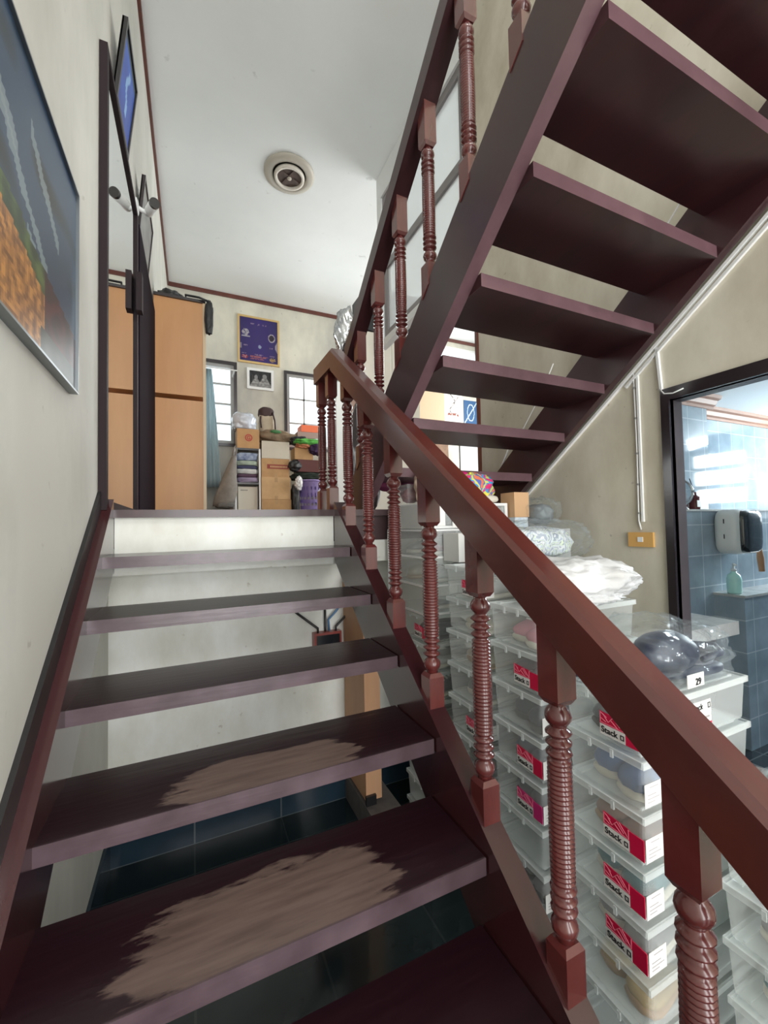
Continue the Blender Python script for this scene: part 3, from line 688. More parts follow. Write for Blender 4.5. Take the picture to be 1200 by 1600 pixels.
def put_text(me, m, parent, org, ux, uz, label=None, name='lettering'):
    """lay lettering so its x runs along ux and its y along uz, at world point org"""
    ux, uz = Vector(ux).normalized(), Vector(uz).normalized(); n = ux.cross(uz)
    mat4 = Matrix((ux, uz, n)).transposed().to_4x4(); me2 = me.copy(); me2.transform(mat4)
    o = bpy.data.objects.new(name, me2); COL.objects.link(o); me2.materials.clear(); me2.materials.append(m)
    o.parent = parent; o.location = Vector(org)+Vector((0, 0, ZO))-WL[parent.name]; WL[o.name] = Vector(org)+Vector((0, 0, ZO))
    if label: o['label'] = label
    return o
gbx = carton('cardboard_box', .575, .885, 6.23, 6.52, 1.160, 1.44, M_card, 'cardboard box with a red ring and letter G on top of the rack', tape=False)
q = BM(); n = 28
rs = [[q.verts.new((.735+r*cos(2*pi*i/n), 6.2285, 1.315+r*sin(2*pi*i/n))) for i in range(n)] for r in (.052, .038)]
for i in range(n): q.faces.new((rs[0][i], rs[0][(i+1) % n], rs[1][(i+1) % n], rs[1][i]))
M_redink = mat('red_ink', (.42, .03, .03), .6)
mk('printed_ring', q, M_redink, gbx)
put_text(text_mesh('G', .075, .002), M_redink, gbx, (.735, 6.2275, 1.289), (1, 0, 0), (0, 0, 1))
cb = carton('carton', .585, .85, 6.24, 6.50, .189, .60, mat('off_white_card', (.60, .56, .47), .7), 'off-white carton standing on the bottom shelf of the rack', tape=False, flaps=False)
q = BM()
for k in range(5): box(q, .62+k*.02, .632+k*.02, 6.238, 6.24, .545, .558)
mk('printed_marks', q, M_ink, cb)
M_pill = mat('clear_wrapped_pillow', (.62, .68, .76), .25, coat=.6, var=.25, vscale=5, bump=.9, bscale=9)
one('wrapped_pillow', blob(BM(), (.68, 6.36, 1.56), (.17, .16, .14), .16, 2.4, 8, sq=.7, flat=1.446), M_pill, 'white and pale blue bedding in clear wrap on the letter G box', 'bedding', smooth=True)
# hanging grey bag
hb = thing('tote_bag', (.42, 6.12, .3), 'grey fabric bag hanging from the rack post and leaning left', 'bag')
M_greybag = mat('grey_crumpled_fabric', (.27, .25, .22), .8, var=.35, vscale=6, bump=.8, bscale=8)
q = BM(); pts = []
for j in range(13):
    t = j/12; cx = .52-.13*t; wdt = .025+.12*min(1, t*1.25)**.9 ; z = 1.02-.68*t
    pts.append([(cx+wdt*cos(a)*(1+.06*sin(a*5+j)), 6.12+.055*sin(a)*(1+.3*t), z+.03*cos(a)*t) for a in [2*pi*i/28 for i in range(28)]])
rv = [[q.verts.new(p) for p in r] for r in pts]
for a, b in zip(rv, rv[1:]):
    for i in range(28): q.faces.new((a[i], a[(i+1) % 28], b[(i+1) % 28], b[i]))
q.faces.new(rv[0]); q.faces.new(rv[-1][::-1]); mk('bag_body', q, M_greybag, hb, True)
mk('handle', tube(BM(), [(.50, 6.12, 1.0), (.53, 6.14, 1.14), (.548, 6.20, 1.19), (.56, 6.15, 1.12), (.54, 6.12, 1.0)], .012, 6), M_greybag, hb, True)
mk('bag_base', blob(BM(), (.395, 6.12, .33), (.125, .075, .05), .12, 3, 4, sq=.7), mat('dark_grey_fabric', (.12, .12, .11), .8), hb, True)
# column of boxes
carton('cardboard_box', .905, 1.335, 6.20, 6.58, LZ, .415, M_card, 'cardboard box at the very bottom of the tall box column')
carton('cardboard_box', .905, 1.325, 6.20, 6.56, .421, .745, M_card2, 'large plain cardboard box second from the bottom of the column')
rb = carton('cardboard_box', .910, 1.315, 6.22, 6.54, .751, 1.022, M_card, 'cardboard box with a printed dark red band under the cream box')
q = box(BM(), .99, 1.308, 6.2175, 6.2195, .875, .94); mk('printed_band', q, mat('brown_red_print', (.27, .045, .03), .6), rb)
q = BM()
for k in range(11): box(q, 1.035+k*.023, 1.05+k*.023, 6.2165, 6.2175, .893, .92)
mk('printed_marks', q, M_card2, rb)
carton('fabric_box', .915, 1.32, 6.22, 6.52, 1.028, 1.28, mat('cream_linen', (.60, .56, .46), .8, var=.08), 'cream linen-covered box near the top of the box column', tape=False)
M_burlap = mat('brown_burlap', (.22, .155, .095), .9, var=.3, vscale=20, bump=.5, bscale=40)
bs = thing('burlap_sack', (1.13, 6.36, 1.285), 'slumped brown burlap sack with a green print on the cream box', 'sack')
q = BM(); blob(q, (1.14, 6.36, 1.37), (.29, .16, .105), .22, 2.2, 12, sq=.75, flat=1.286); mk('sack_body', q, M_burlap, bs, True)
mk('printed_patch', blob(BM(), (1.12, 6.24, 1.43), (.085, .04, .03), .2, 3, 2, sub=3), mat('green_print', (.05, .17, .06), .8), bs, True)
bp = thing('backpack', (1.02, 6.40, 1.46), 'beige backpack with a dark brown flap standing on the burlap sack', 'bag')
mk('bag_body', blob(BM(), (1.02, 6.42, 1.59), (.115, .08, .16), .08, 2, 6, sq=.6), mat('beige_canvas', (.50, .42, .31), .85, var=.2), bp, True)
mk('flap', blob(BM(), (1.015, 6.42, 1.745), (.118, .085, .095), .08, 2, 9, sq=.8), mat('dark_brown_cloth', (.045, .022, .020), .7), bp, True)
mk('strap', tube(BM(), [(1.10, 6.35, 1.75), (1.125, 6.32, 1.62), (1.135, 6.33, 1.47)], .012, 6), mat('dark_brown_cloth', (.1,.1,.1)), bp, True)
mk('strap', tube(BM(), [(.925, 6.36, 1.68), (.918, 6.335, 1.60), (.93, 6.34, 1.50)], .012, 6), mat('dark_brown_cloth', (.1,.1,.1)), bp, True)
# heap right of the column, behind the landing balusters
pl = lambda *a: None
M_lav = mat('lavender_plastic', (.40, .30, .62), .4)
# laundry basket with square holes
lb_ = thing('laundry_basket', (1.66, 6.30, LZ), 'lavender plastic laundry basket with square holes behind the landing balusters', 'basket')
q = BM(); nseg, rows_ = 56, 13; rr = []
for j in range(rows_+1):
    z = LZ+.63*j/rows_; r = .145+.035*j/rows_; rr.append([q.verts.new((1.665+r*1.05*cos(2*pi*i/nseg), 6.30+r*.85*sin(2*pi*i/nseg), z)) for i in range(nseg)])
for j in range(rows_):
    for i in range(nseg):
        if j in (1, 3, 5, 7, 8, 10) and i % 3 != 0 and j % 2 == 1 or (j in (8, 10) and i % 3 == 1): continue
        q.faces.new((rr[j][i], rr[j][(i+1) % nseg], rr[j+1][(i+1) % nseg], rr[j+1][i]))
q.faces.new(rr[0]); bmesh.ops.solidify(q, geom=q.faces[:], thickness=.005)
mk('basket_body', q, M_lav, lb_); mk('rim', tube(BM(), [(1.665+.192*cos(2*pi*i/30), 6.30+.157*sin(2*pi*i/30), LZ+.63) for i in range(31)], .011, 8), M_lav, lb_, True)
one('black_bag', blob(BM(), (1.400, 6.26, .36), (.060, .10, .29), .15, 2.5, 21, sq=.7, flat=LZ), M_blkbag, 'black bag on the floor between the box column and the lavender basket', 'bag', smooth=True)
one('plastic_bag', blob(BM(), (1.43, 6.12, .66), (.055, .04, .10), .4, 3, 22), mat('white_film', (.72, .72, .72), .35, bump=.8, bscale=12), 'small crumpled white plastic bag beside the lavender basket rim', 'bag', smooth=True)
one('dark_blanket', blob(BM(), (1.62, 6.32, .775), (.26, .16, .065), .25, 2.5, 23, sq=.7, flat=.72), mat('very_dark_green_cloth', (.02, .03, .022), .9), 'dark green folded blanket resting on the lavender basket', 'blanket', smooth=True)
carton('storage_case', 1.44, 1.85, 6.20, 6.50, .845, 1.03, mat('dark_maroon_case', (.10, .022, .018), .4), 'dark maroon flat case on the green blanket', tape=False, flaps=False)
one('black_pouch', blob(BM(), (1.40, 6.22, .93), (.10, .08, .09), .2, 2.5, 24), M_blkbag, 'black pouch leaning against the left end of the maroon case', 'bag', smooth=True)
carton('cardboard_box', 1.40, 1.68, 6.22, 6.50, 1.035, 1.21, M_card, 'small cardboard box on the maroon case under the green clothes', tape=False)
for i, (c, r, mname, mc, lab, sd) in enumerate((((1.60, 6.20, 1.30), (.20, .10, .045), 'bright_green_cloth', (.11, .42, .08), 'bright green garment draped over the small cardboard box', 31),
        ((1.75, 6.22, 1.21), (.13, .09, .10), 'dark_purple_cloth', (.045, .02, .07), 'dark purple garment hanging at the right of the small cardboard box', 32),
        ((1.56, 6.24, 1.25), (.13, .09, .045), 'peach_cloth', (.62, .26, .13), 'peach garment below the bright green one', 33),
        ((1.47, 6.30, 1.33), (.14, .12, .06), 'charcoal_cloth', (.03, .03, .035), 'charcoal garment at the back left of the clothes heap', 34),
        ((1.78, 6.28, 1.32), (.12, .10, .05), 'mint_cloth', (.45, .60, .52), 'pale mint garment at the right of the clothes heap', 35))):
    one('garment', blob(BM(), c, r, .35, 3.2, sd, sq=.8), mat(mname, mc, .85, bump=.5, bscale=15), lab, 'clothes', 'garments heaped on the box', True)
carton('storage_box', 1.46, 1.84, 6.28, 6.56, 1.375, 1.475, mat('pinkish_grey_card', (.36, .25, .22), .7), 'flat pinkish-grey box on the clothes heap', tape=False, flaps=False)
carton('storage_box', 1.52, 1.86, 6.28, 6.54, 1.478, 1.585, mat('orange_red_plastic', (.80, .17, .07), .4), 'orange-red lidded box topmost on the heap by the second window', tape=False, flaps=False)
# white door-like panel seen between the landing balusters
wp = thing('locker', (2.3, 6.3, LZ), 'narrow white cupboard right of the clothes heap', 'cupboard')
mk('cupboard_body', box(BM(), 2.08, 2.55, 6.3, 6.7, LZ, 2.34), M_whitep, wp, bevel=.005)
mk('door', box(BM(), 2.09, 2.54, 6.28, 6.298, LZ+.04, 2.32), M_whitep, wp, bevel=.004)
mk('handle', box(BM(), 2.50, 2.515, 6.262, 6.28, 1.2, 1.35), M_winfr, wp)
# tall cream cupboard with wooden edge, black suitcase on top
cc = thing('tall_cupboard', (2.1, 4.5, LZ), 'tall cream cupboard with an orange wood edge beyond the foot of the upper flight', 'cupboard')
mk('cupboard_body', box(BM(), 1.80, 2.55, 4.42, 4.98, LZ, 2.29), M_wardcream, cc, bevel=.003)
mk('edge_strip', box(BM(), 1.775, 1.80, 4.40, 4.98, LZ, 2.29), mat('orange_wood_edge', (.50, .20, .07), .4), cc)
for a in (1.805, 2.178): mk('door', box(BM(), a, a+.368, 4.402, 4.419, LZ+.05, 2.28), M_wardcream, cc, bevel=.002)
sc2 = thing('suitcase', (2.25, 4.6, 2.30), 'black suitcase lying on top of the tall cream cupboard', 'suitcase')
M_case = mat('black_hard_case', (.022, .027, .030), .35, bump=.3, bscale=6)
mk('shell', box(BM(), 1.86, 2.62, 4.40, 4.88, 2.30, 2.83), M_case, sc2, bevel=.03)
mk('handle', tube(BM(), [(1.96, 4.40, 2.37), (1.96, 4.365, 2.40), (1.98, 4.36, 2.52), (2.03, 4.365, 2.53), (2.06, 4.40, 2.47)], .010, 8), M_black, sc2, True)
for x in (2.20, 2.30): mk('latch', box(BM(), x, x+.035, 4.388, 4.40, 2.55, 2.60), M_winfr, sc2)
# foil bag and grey garment bag near the foot of the upper flight
M_foil = mat('silver_foil', (.60, .62, .64), .22, metal=.85, bump=1.0, bscale=22)
one('foil_bag', blob(BM(), (.845, 2.33, 1.17), (.070, .07, .155), .22, 3, 41), M_foil, 'crumpled silver foil bag hooked behind the lower end of the upper handrail', 'bag', smooth=True)
M_gbag = mat('dark_grey_garment_film', (.10, .085, .085), .35, var=.5, vscale=6, stretch=(3, 3, .7), bump=.6, bscale=6)
q = BM(); blob(q, (.985, 2.42, .42), (.10, .10, .36), .16, 2.4, 44, sq=.75, flat=LZ); one('garment_bag', q, M_gbag, 'dark grey garment bag standing at the foot of the upper flight', 'bag', smooth=True)
# posters and things at the far end of the right-hand room
tb_ = carton('tall_carton', 3.40, 4.06, 6.15, 6.50, LZ, 2.62, mat('tan_board', (.58, .42, .27), .6), 'tall plain tan carton against the far wall, seen between the upper treads', tape=False, flaps=False)
def sketch(u, v):
    n = noise.noise(Vector((u*20, v*20, 5))); c = (.86, .86, .84)
    if abs(u-.5-.12*sin(v*11)) < .025 and .35 < v < .95: c = (.32, .28, .26)
    if abs(v-.24-(.08-.5*(u-.5)**2)) < .035 and .25 < u < .8 and n > -.3: c = (.50, .28, .22)
    if abs((v-.62)-(u-.5)*.8) < .018 and .45 < u < .8: c = (.4, .36, .34)
    return c
def bluef(u, v):
    d = (u-.5)**2+(v-.5)**2*.5; return (.72, .80, .84) if .05 < d < .065 or abs(u-v) < .03 else (.05, .28, .46)
def sheet(name, x0, x1, z0, z1, y, fn, label, cat):
    q = grid_picture(BM(), (x0, y, z0), (x1-x0, 0, 0), (0, 0, z1-z0), 30, 40, fn)
    o = mk(name, q, art_mat('paper_print', .6)); return tag(o, label, cat)
sheet('poster', 4.52, 5.02, 2.02, 2.68, YB-.008, sketch, 'white poster with a line sketch of a figure on the far wall', 'poster')
sheet('poster', 5.05, 5.40, 2.05, 2.55, YB-.008, bluef, 'blue poster beside the sketched figure on the far wall', 'poster')
tv = thing('television', (4.9, 6.5, 1.0), 'glossy black television on a stand by the far wall', 'television')
mk('screen', box(BM(), 4.55, 5.02, 6.40, 6.44, .75, 1.62), mat('gloss_black', (.01, .011, .013), .06, coat=1), tv); mk('stand', box(BM(), 4.5, 5.0, 6.38, 6.7, LZ, .75), M_black, tv)
carton('printed_carton', 3.30, 3.90, 5.82, 6.12, LZ, 1.52, mat('brown_printed_card', (.36, .21, .13), .7, var=.4, vscale=9), 'brown printed carton in front of the white wall beside the television', tape=False, flaps=False)

# ================================================================ RIGHT WALL FITTINGS
ot = thing('wall_outlet', (XR-.01, 1.205, -.12), 'orange-tan outlet plate on the stained wall beside the bathroom door', 'outlet')
mk('plate', box(BM(), XR-.012, XR, 1.150, 1.264, -.117, -.052), mat('orange_tan_plastic', (.66, .38, .12), .4), ot, bevel=.004)
q = BM(); box(q, XR-.014, XR-.012, 1.195, 1.219, -.095, -.073); mk('socket', q, M_whitep, ot)
cdm = thing('cable_conduit', (XR-.01, 1.2, 0), 'white cable run dropping down the wall to the orange-tan outlet', 'conduit')
mk('conduit_strip', box(BM(), XR-.010, XR, 1.190, 1.200, -.005, .665), M_whitep, cdm, bevel=.002)
mk('cable', tube(BM(), [(XR-.006, 1.212, .67), (XR-.006, 1.210, .3), (XR-.006, 1.214, .0), (XR-.006, 1.205, -.04)], .0035, 6), M_whitep, cdm, True)
for z in (.60, .46, .30, .16, .03): mk('clip', box(BM(), XR-.011, XR, 1.206, 1.216, z, z+.008), mat('grey_clip', (.3, .3, .28), .5), cdm)
c2 = thing('cable_conduit', (XR-.01, 1.1, .55), 'short white conduit dropping to the top corner of the door frame', 'conduit')
mk('conduit_strip', beam(BM(), (XR-.006, 1.104, .745), (XR-.006, 1.092, .555), .010, .014, (1, 0, 0)), M_whitep, c2)
mk('cable', tube(BM(), [(XR-.016, 1.094, .56), (XR-.018, 1.075, .535), (XR-.018, 1.04, .527), (XR-.016, 1.0, .535)], .003, 6), M_whitep, c2, True)
c3 = thing('cable_conduit', (XR-.01, 1.3, .6), 'long sloping white conduit under the right stringer of the upper flight', 'conduit')
def sl(y): return 1.592-.750*y
mk('conduit_strip', beam(BM(), (XR-.007, .60, sl(.60)-.005), (XR-.007, 1.98, sl(1.98)-.005), .012, .018, (1, 0, 0)), M_whitep, c3)
mk('conduit_strip', beam(BM(), (XR-.007, .60, sl(.60)-.037), (XR-.007, 1.25, sl(1.25)-.037), .012, .012, (1, 0, 0)), M_whitep, c3)
mk('cable', tube(BM(), [(XR-.008, .70, sl(.7)-.02), (XR-.008, .62, sl(.62)-.03), (XR-.008, .52, sl(.5)-.075)], .004, 6), M_black, c3, True)
# router on the white wall under the landing
rt_ = thing('wifi_router', (.65, 2.18, -.64), 'black router with red trim and three raised antennas on the white wall under the landing', 'router')
mk('router_body', box(BM(), .575, .725, 2.15, 2.198, -.72, -.562), mat('red_brown_gloss', (.25, .035, .025), .3), rt_, bevel=.012)
mk('front_panel', box(BM(), .587, .713, 2.144, 2.15, -.71, -.574), mat('black_gloss_panel', (.008, .01, .014), .12), rt_, bevel=.003)
for p0, p1 in (((.60, 2.17, -.57), (.48, 2.17, -.44)), ((.645, 2.185, -.57), (.645, 2.185, -.41)), ((.70, 2.17, -.57), (.80, 2.17, -.45))): mk('antenna', tube(BM(), [(p0[0], p0[1], p0[2]-.01), (p0[0], p0[1], p0[2]+.03), p1], .0065, 8), M_black, rt_, True)
cb2 = tube(BM(), [(.665, 2.18, -.56), (.66, 2.175, -.50), (.70, 2.17, -.46), (.73, 2.18, -.43)], .006, 6); mk('blue_cable', cb2, mat('blue_cable', (.10, .22, .40), .4), rt_, True)
# plywood board leaning beside the boxes
pb = thing('plywood_board', (.78, 2.0, -1.3), 'pale plywood cabinet side with a moulded front edge beside the white wall', 'board')
mk('panel', box(BM(), .752, .80, 1.95, 2.195, -1.33, -.27), M_bwood, pb); mk('front_edge', box(BM(), .752, .835, 1.90, 1.95, -1.33, -.27), M_bwood, pb, bevel=.006)
mk('corner_guard', box(BM(), .748, .80, 1.885, 1.90, -1.36, -1.30), M_black, pb)
one('carton_under_board', box(BM(), .745, .90, 1.72, 2.19, -1.47, -1.345), mat('grey_carton', (.16, .14, .13), .7, var=.4, vscale=8), 'low grey carton under the plywood board', 'box', bevel=.01)

# ================================================================ BATHROOM THINGS
bw = box(BM(), XR+.09, 5.0, 1.62, 1.90, -1.47, .055); struct('wall_bath_half', bw, M_bathx)
bl = box(BM(), 3.18, 5.0, 1.45, 1.62, -1.47, -.505); struct('wall_bath_ledge', bl, M_bathx)
struct('trim_9', box(BM(), 3.17, 5.0, 1.44, 1.62, -.505, -.490), M_marble); struct('trim_10', box(BM(), XR+.09, 5.0, 1.61, 1.90, .055, .068), M_marble)
M_teal = mat('pale_teal_plastic', (.50, .84, .79), .2, coat=.3)
sb = thing('soap_bottle', (3.24, 1.53, -.49), 'pale teal pump soap bottle on the marble ledge in the bathroom', 'bottle')
mk('bottle_body', lathe(BM(), 3.24, 1.53, [(.036, 0), (.040, .01), (.041, .09), (.034, .12), (.016, .135), (.015, .145)], 20, z0=-.49), M_teal, sb, True)
q = lathe(BM(), 3.24, 1.53, [(.015, .145), (.015, .16), (.006, .162), (.006, .19)], 12, z0=-.49); mk('pump', q, M_whitep, sb, True); mk('nozzle', beam(BM(), (3.24, 1.53, -.298), (3.20, 1.50, -.302), .014, .009), M_whitep, sb)
dp = thing('paper_dispenser', (3.32, 1.55, -.2), 'rounded dispenser with white sides and a dark glossy front above the marble ledge', 'dispenser')
q = BM(); blob(q, (3.32, 1.545, -.085), (.135, .075, .150), 0, 1, 1, 4, sq=.42); mk('housing', q, M_whitep, dp, True)
q = BM(); blob(q, (3.335, 1.49, -.085), (.118, .05, .142), 0, 1, 1, 4, sq=.45); mk('front_cover', q, mat('smoked_gloss', (.02, .022, .025), .05, coat=1), dp, True)
for z in (-.03, -.13): mk('slot', box(BM(), 3.183, 3.188, 1.545, 1.55, z, z+.03), M_ink, dp)
br = thing('bath_brush', (3.56, 1.56, -.40), 'wooden-handled bath brush hanging right of the dispenser', 'brush')
mk('brush_handle', tube(BM(), [(3.50, 1.50, -.03), (3.50, 1.50, -.16), (3.50, 1.495, -.27), (3.50, 1.49, -.36)], [.006, .009, .020, .016], 10), mat('brush_wood', (.50, .26, .14), .5), br, True)
mk('hook', tube(BM(), [(3.49, 1.61, -.01), (3.50, 1.52, -.02), (3.50, 1.49, .0)], .006, 6), mat('chrome', (.7, .7, .7), .1, 1), br, True)
M_chrome = mat('chrome', (.7, .7, .7), .1, 1)
vm = thing('vanity_mirror', (2.95, 1.70, .068), 'small round chrome mirror standing on the bathroom half wall', 'mirror')
cxm, cym, czm, rm = 3.00, 1.70, .185, .085
mk('rim', tube(BM(), [(cxm+rm*cos(a)*.8, cym-rm*cos(a)*.45, czm+rm*sin(a)) for a in [2*pi*i/30 for i in range(31)]], .008, 8), M_chrome, vm, True)
q = BM(); c0 = q.verts.new((cxm, cym, czm)); rg = [q.verts.new((cxm+rm*cos(2*pi*i/30)*.8, cym-rm*cos(2*pi*i/30)*.45, czm+rm*sin(2*pi*i/30))) for i in range(30)]
for i in range(30): q.faces.new((c0, rg[i], rg[(i+1) % 30]))
bmesh.ops.solidify(q, geom=q.faces[:], thickness=.004); mk('mirror_glass', q, M_mirror, vm)
mk('foot', lathe(BM(), cxm, cym, [(.045, 0), (.04, .012), (.010, .02), (.009, .04)], 16, z0=.068), M_chrome, vm, True)
M_dred = mat('dark_red_plastic', (.13, .02, .025), .25)
one('toiletry_box', box(BM(), 3.045, 3.145, 1.74, 1.82, .068, .19), M_dred, 'dark red box behind the round mirror on the half wall', 'box', bevel=.004)
rbt = thing('dark_bottle', (3.12, 1.68, .068), 'small dark bottle with a white label on the half wall', 'bottle')
mk('bottle_body', lathe(BM(), 3.12, 1.68, [(.030, 0), (.032, .01), (.032, .085), (.012, .10), (.011, .12)], 16, z0=.068), M_dred, rbt, True)
mk('paper_label', box(BM(), 3.085, 3.12, 1.645, 1.648, .085, .13), M_paper, rbt)
mk('applicator_stick', tube(BM(), [(3.12, 1.68, .188), (3.07, 1.68, .28)], .003, 6), M_ink, rbt)
one('tissue_box', box(BM(), 3.20, 3.36, 1.72, 1.84, .068, .15), M_whitep, 'white box on the half wall right of the dark bottle', 'box', bevel=.006)
vt = thing('bathroom_counter', (2.1, 1.3, -1.46), 'pale marble counter on a dark base just inside the bathroom door', 'counter')
mk('countertop', box(BM(), XR+.079, 2.30, 1.075, 1.61, -.535, -.475), M_marble, vt, bevel=.006)
mk('base_cabinet', box(BM(), XR+.085, 2.22, 1.13, 1.60, -1.46, -.535), mat('dark_cabinet', (.045, .035, .04), .35), vt, bevel=.004)
mk('door', box(BM(), XR+.10, 2.20, 1.112, 1.129, -1.40, -.60), mat('grey_cabinet_door', (.13, .13, .145), .2, coat=.4), vt, bevel=.004)

# ================================================================ STORED SHOE BOXES BESIDE THE STAIRS
def shoe(kind, col, sole, L=.26, root_label=('x', 'shoe')):
    """a low shoe lying along +x, toe at +x: sole, upper, lining and (sneakers) laces"""
    r = thing('shoe', (0, 0, -ZO), root_label[0], 'shoe'); r['tmp'] = 1
    def loft(secs):
        q = BM(); rs = []
        for x, w0, z0, z1 in secs:
            ring = []
            for i in range(16):
                a = 2*pi*i/16; cy_ = cos(a); sz = sin(a)
                ring.append(q.verts.new((x, w0*math.copysign(abs(cy_)**.7, cy_), (z0+z1)/2-ZO+(z1-z0)/2*math.copysign(abs(sz)**.8, sz))))
            rs.append(ring)
        for a, b in zip(rs, rs[1:]):
            for i in range(16): q.faces.new((a[i], a[(i+1) % 16], b[(i+1) % 16], b[i]))
        q.faces.new(rs[0][::-1]); q.faces.new(rs[-1]); return q
    w = [.020, .031, .034, .030, .031, .040, .044, .038, .018]
    X = [-.13, -.115, -.08, -.03, .02, .07, .10, .12, .13]
    mk('sole', loft([(x*L/.26, ww+.002, 0, .022) for x, ww in zip(X, w)]), sole, r, True)
    top = {'sneaker': [.060, .082, .086, .082, .074, .062, .052, .044, .030], 'clog': [.050, .060, .058, .066, .072, .070, .062, .052, .034], 'pump': [.055, .062, .052, .040, .038, .046, .046, .040, .028]}[kind]
    mk('upper', loft([(x*L/.26*.98, ww, .018, t) for x, ww, t in zip(X, w, top)]), col, r, True)
    q = BM(); blob(q, (-.055*L/.26, 0, .080-ZO if kind == 'sneaker' else .056-ZO), (.052, .024, .010), 0, 1, 1, 3); mk('lining', q, M_blkbag, r, True)
    if kind == 'sneaker':
        for i in range(4):
            x = .01+.018*i; mk('lace', beam(BM(), (x, -.022, .084-.006*i-ZO), (x+.006, .022, .084-.006*i-ZO), .006, .005), M_paper, r)
    del r['tmp']; return r
def shoe_at(proto, x, y, z, rz, label, group=None, first=[]):
    c = tree_copy(proto); c['label'] = label
    if group: c['group'] = group
    move(c, (x, y, z), rz); return c
SC = {n: mat('shoe_'+n, c, .6, var=.15, vscale=20) for n, c in dict(navy=(.035, .06, .11), slate=(.035, .055, .068), teal=(.02, .16, .18), pink=(.62, .24, .30), brown=(.22, .12, .085), grey=(.25, .25, .25), cream=(.60, .54, .42), black=(.012, .013, .015), mauve=(.13, .08, .11), blue=(.10, .17, .33), gold=(.50, .36, .16), white=(.72, .72, .72), magenta=(.38, .02, .13), lilac=(.28, .22, .36)).items()}
SOLE = {'white': mat('pale_sole', (.70, .66, .56), .6), 'black': mat('dark_sole', (.02, .02, .02), .6), 'tan': mat('tan_sole', (.42, .27, .14), .6)}
PROTO = {}
def proto(kind, col, sole):
    k = (kind, col, sole)
    if k not in PROTO: PROTO[k] = shoe(kind, SC[col], SOLE[sole])
    return PROTO[k]

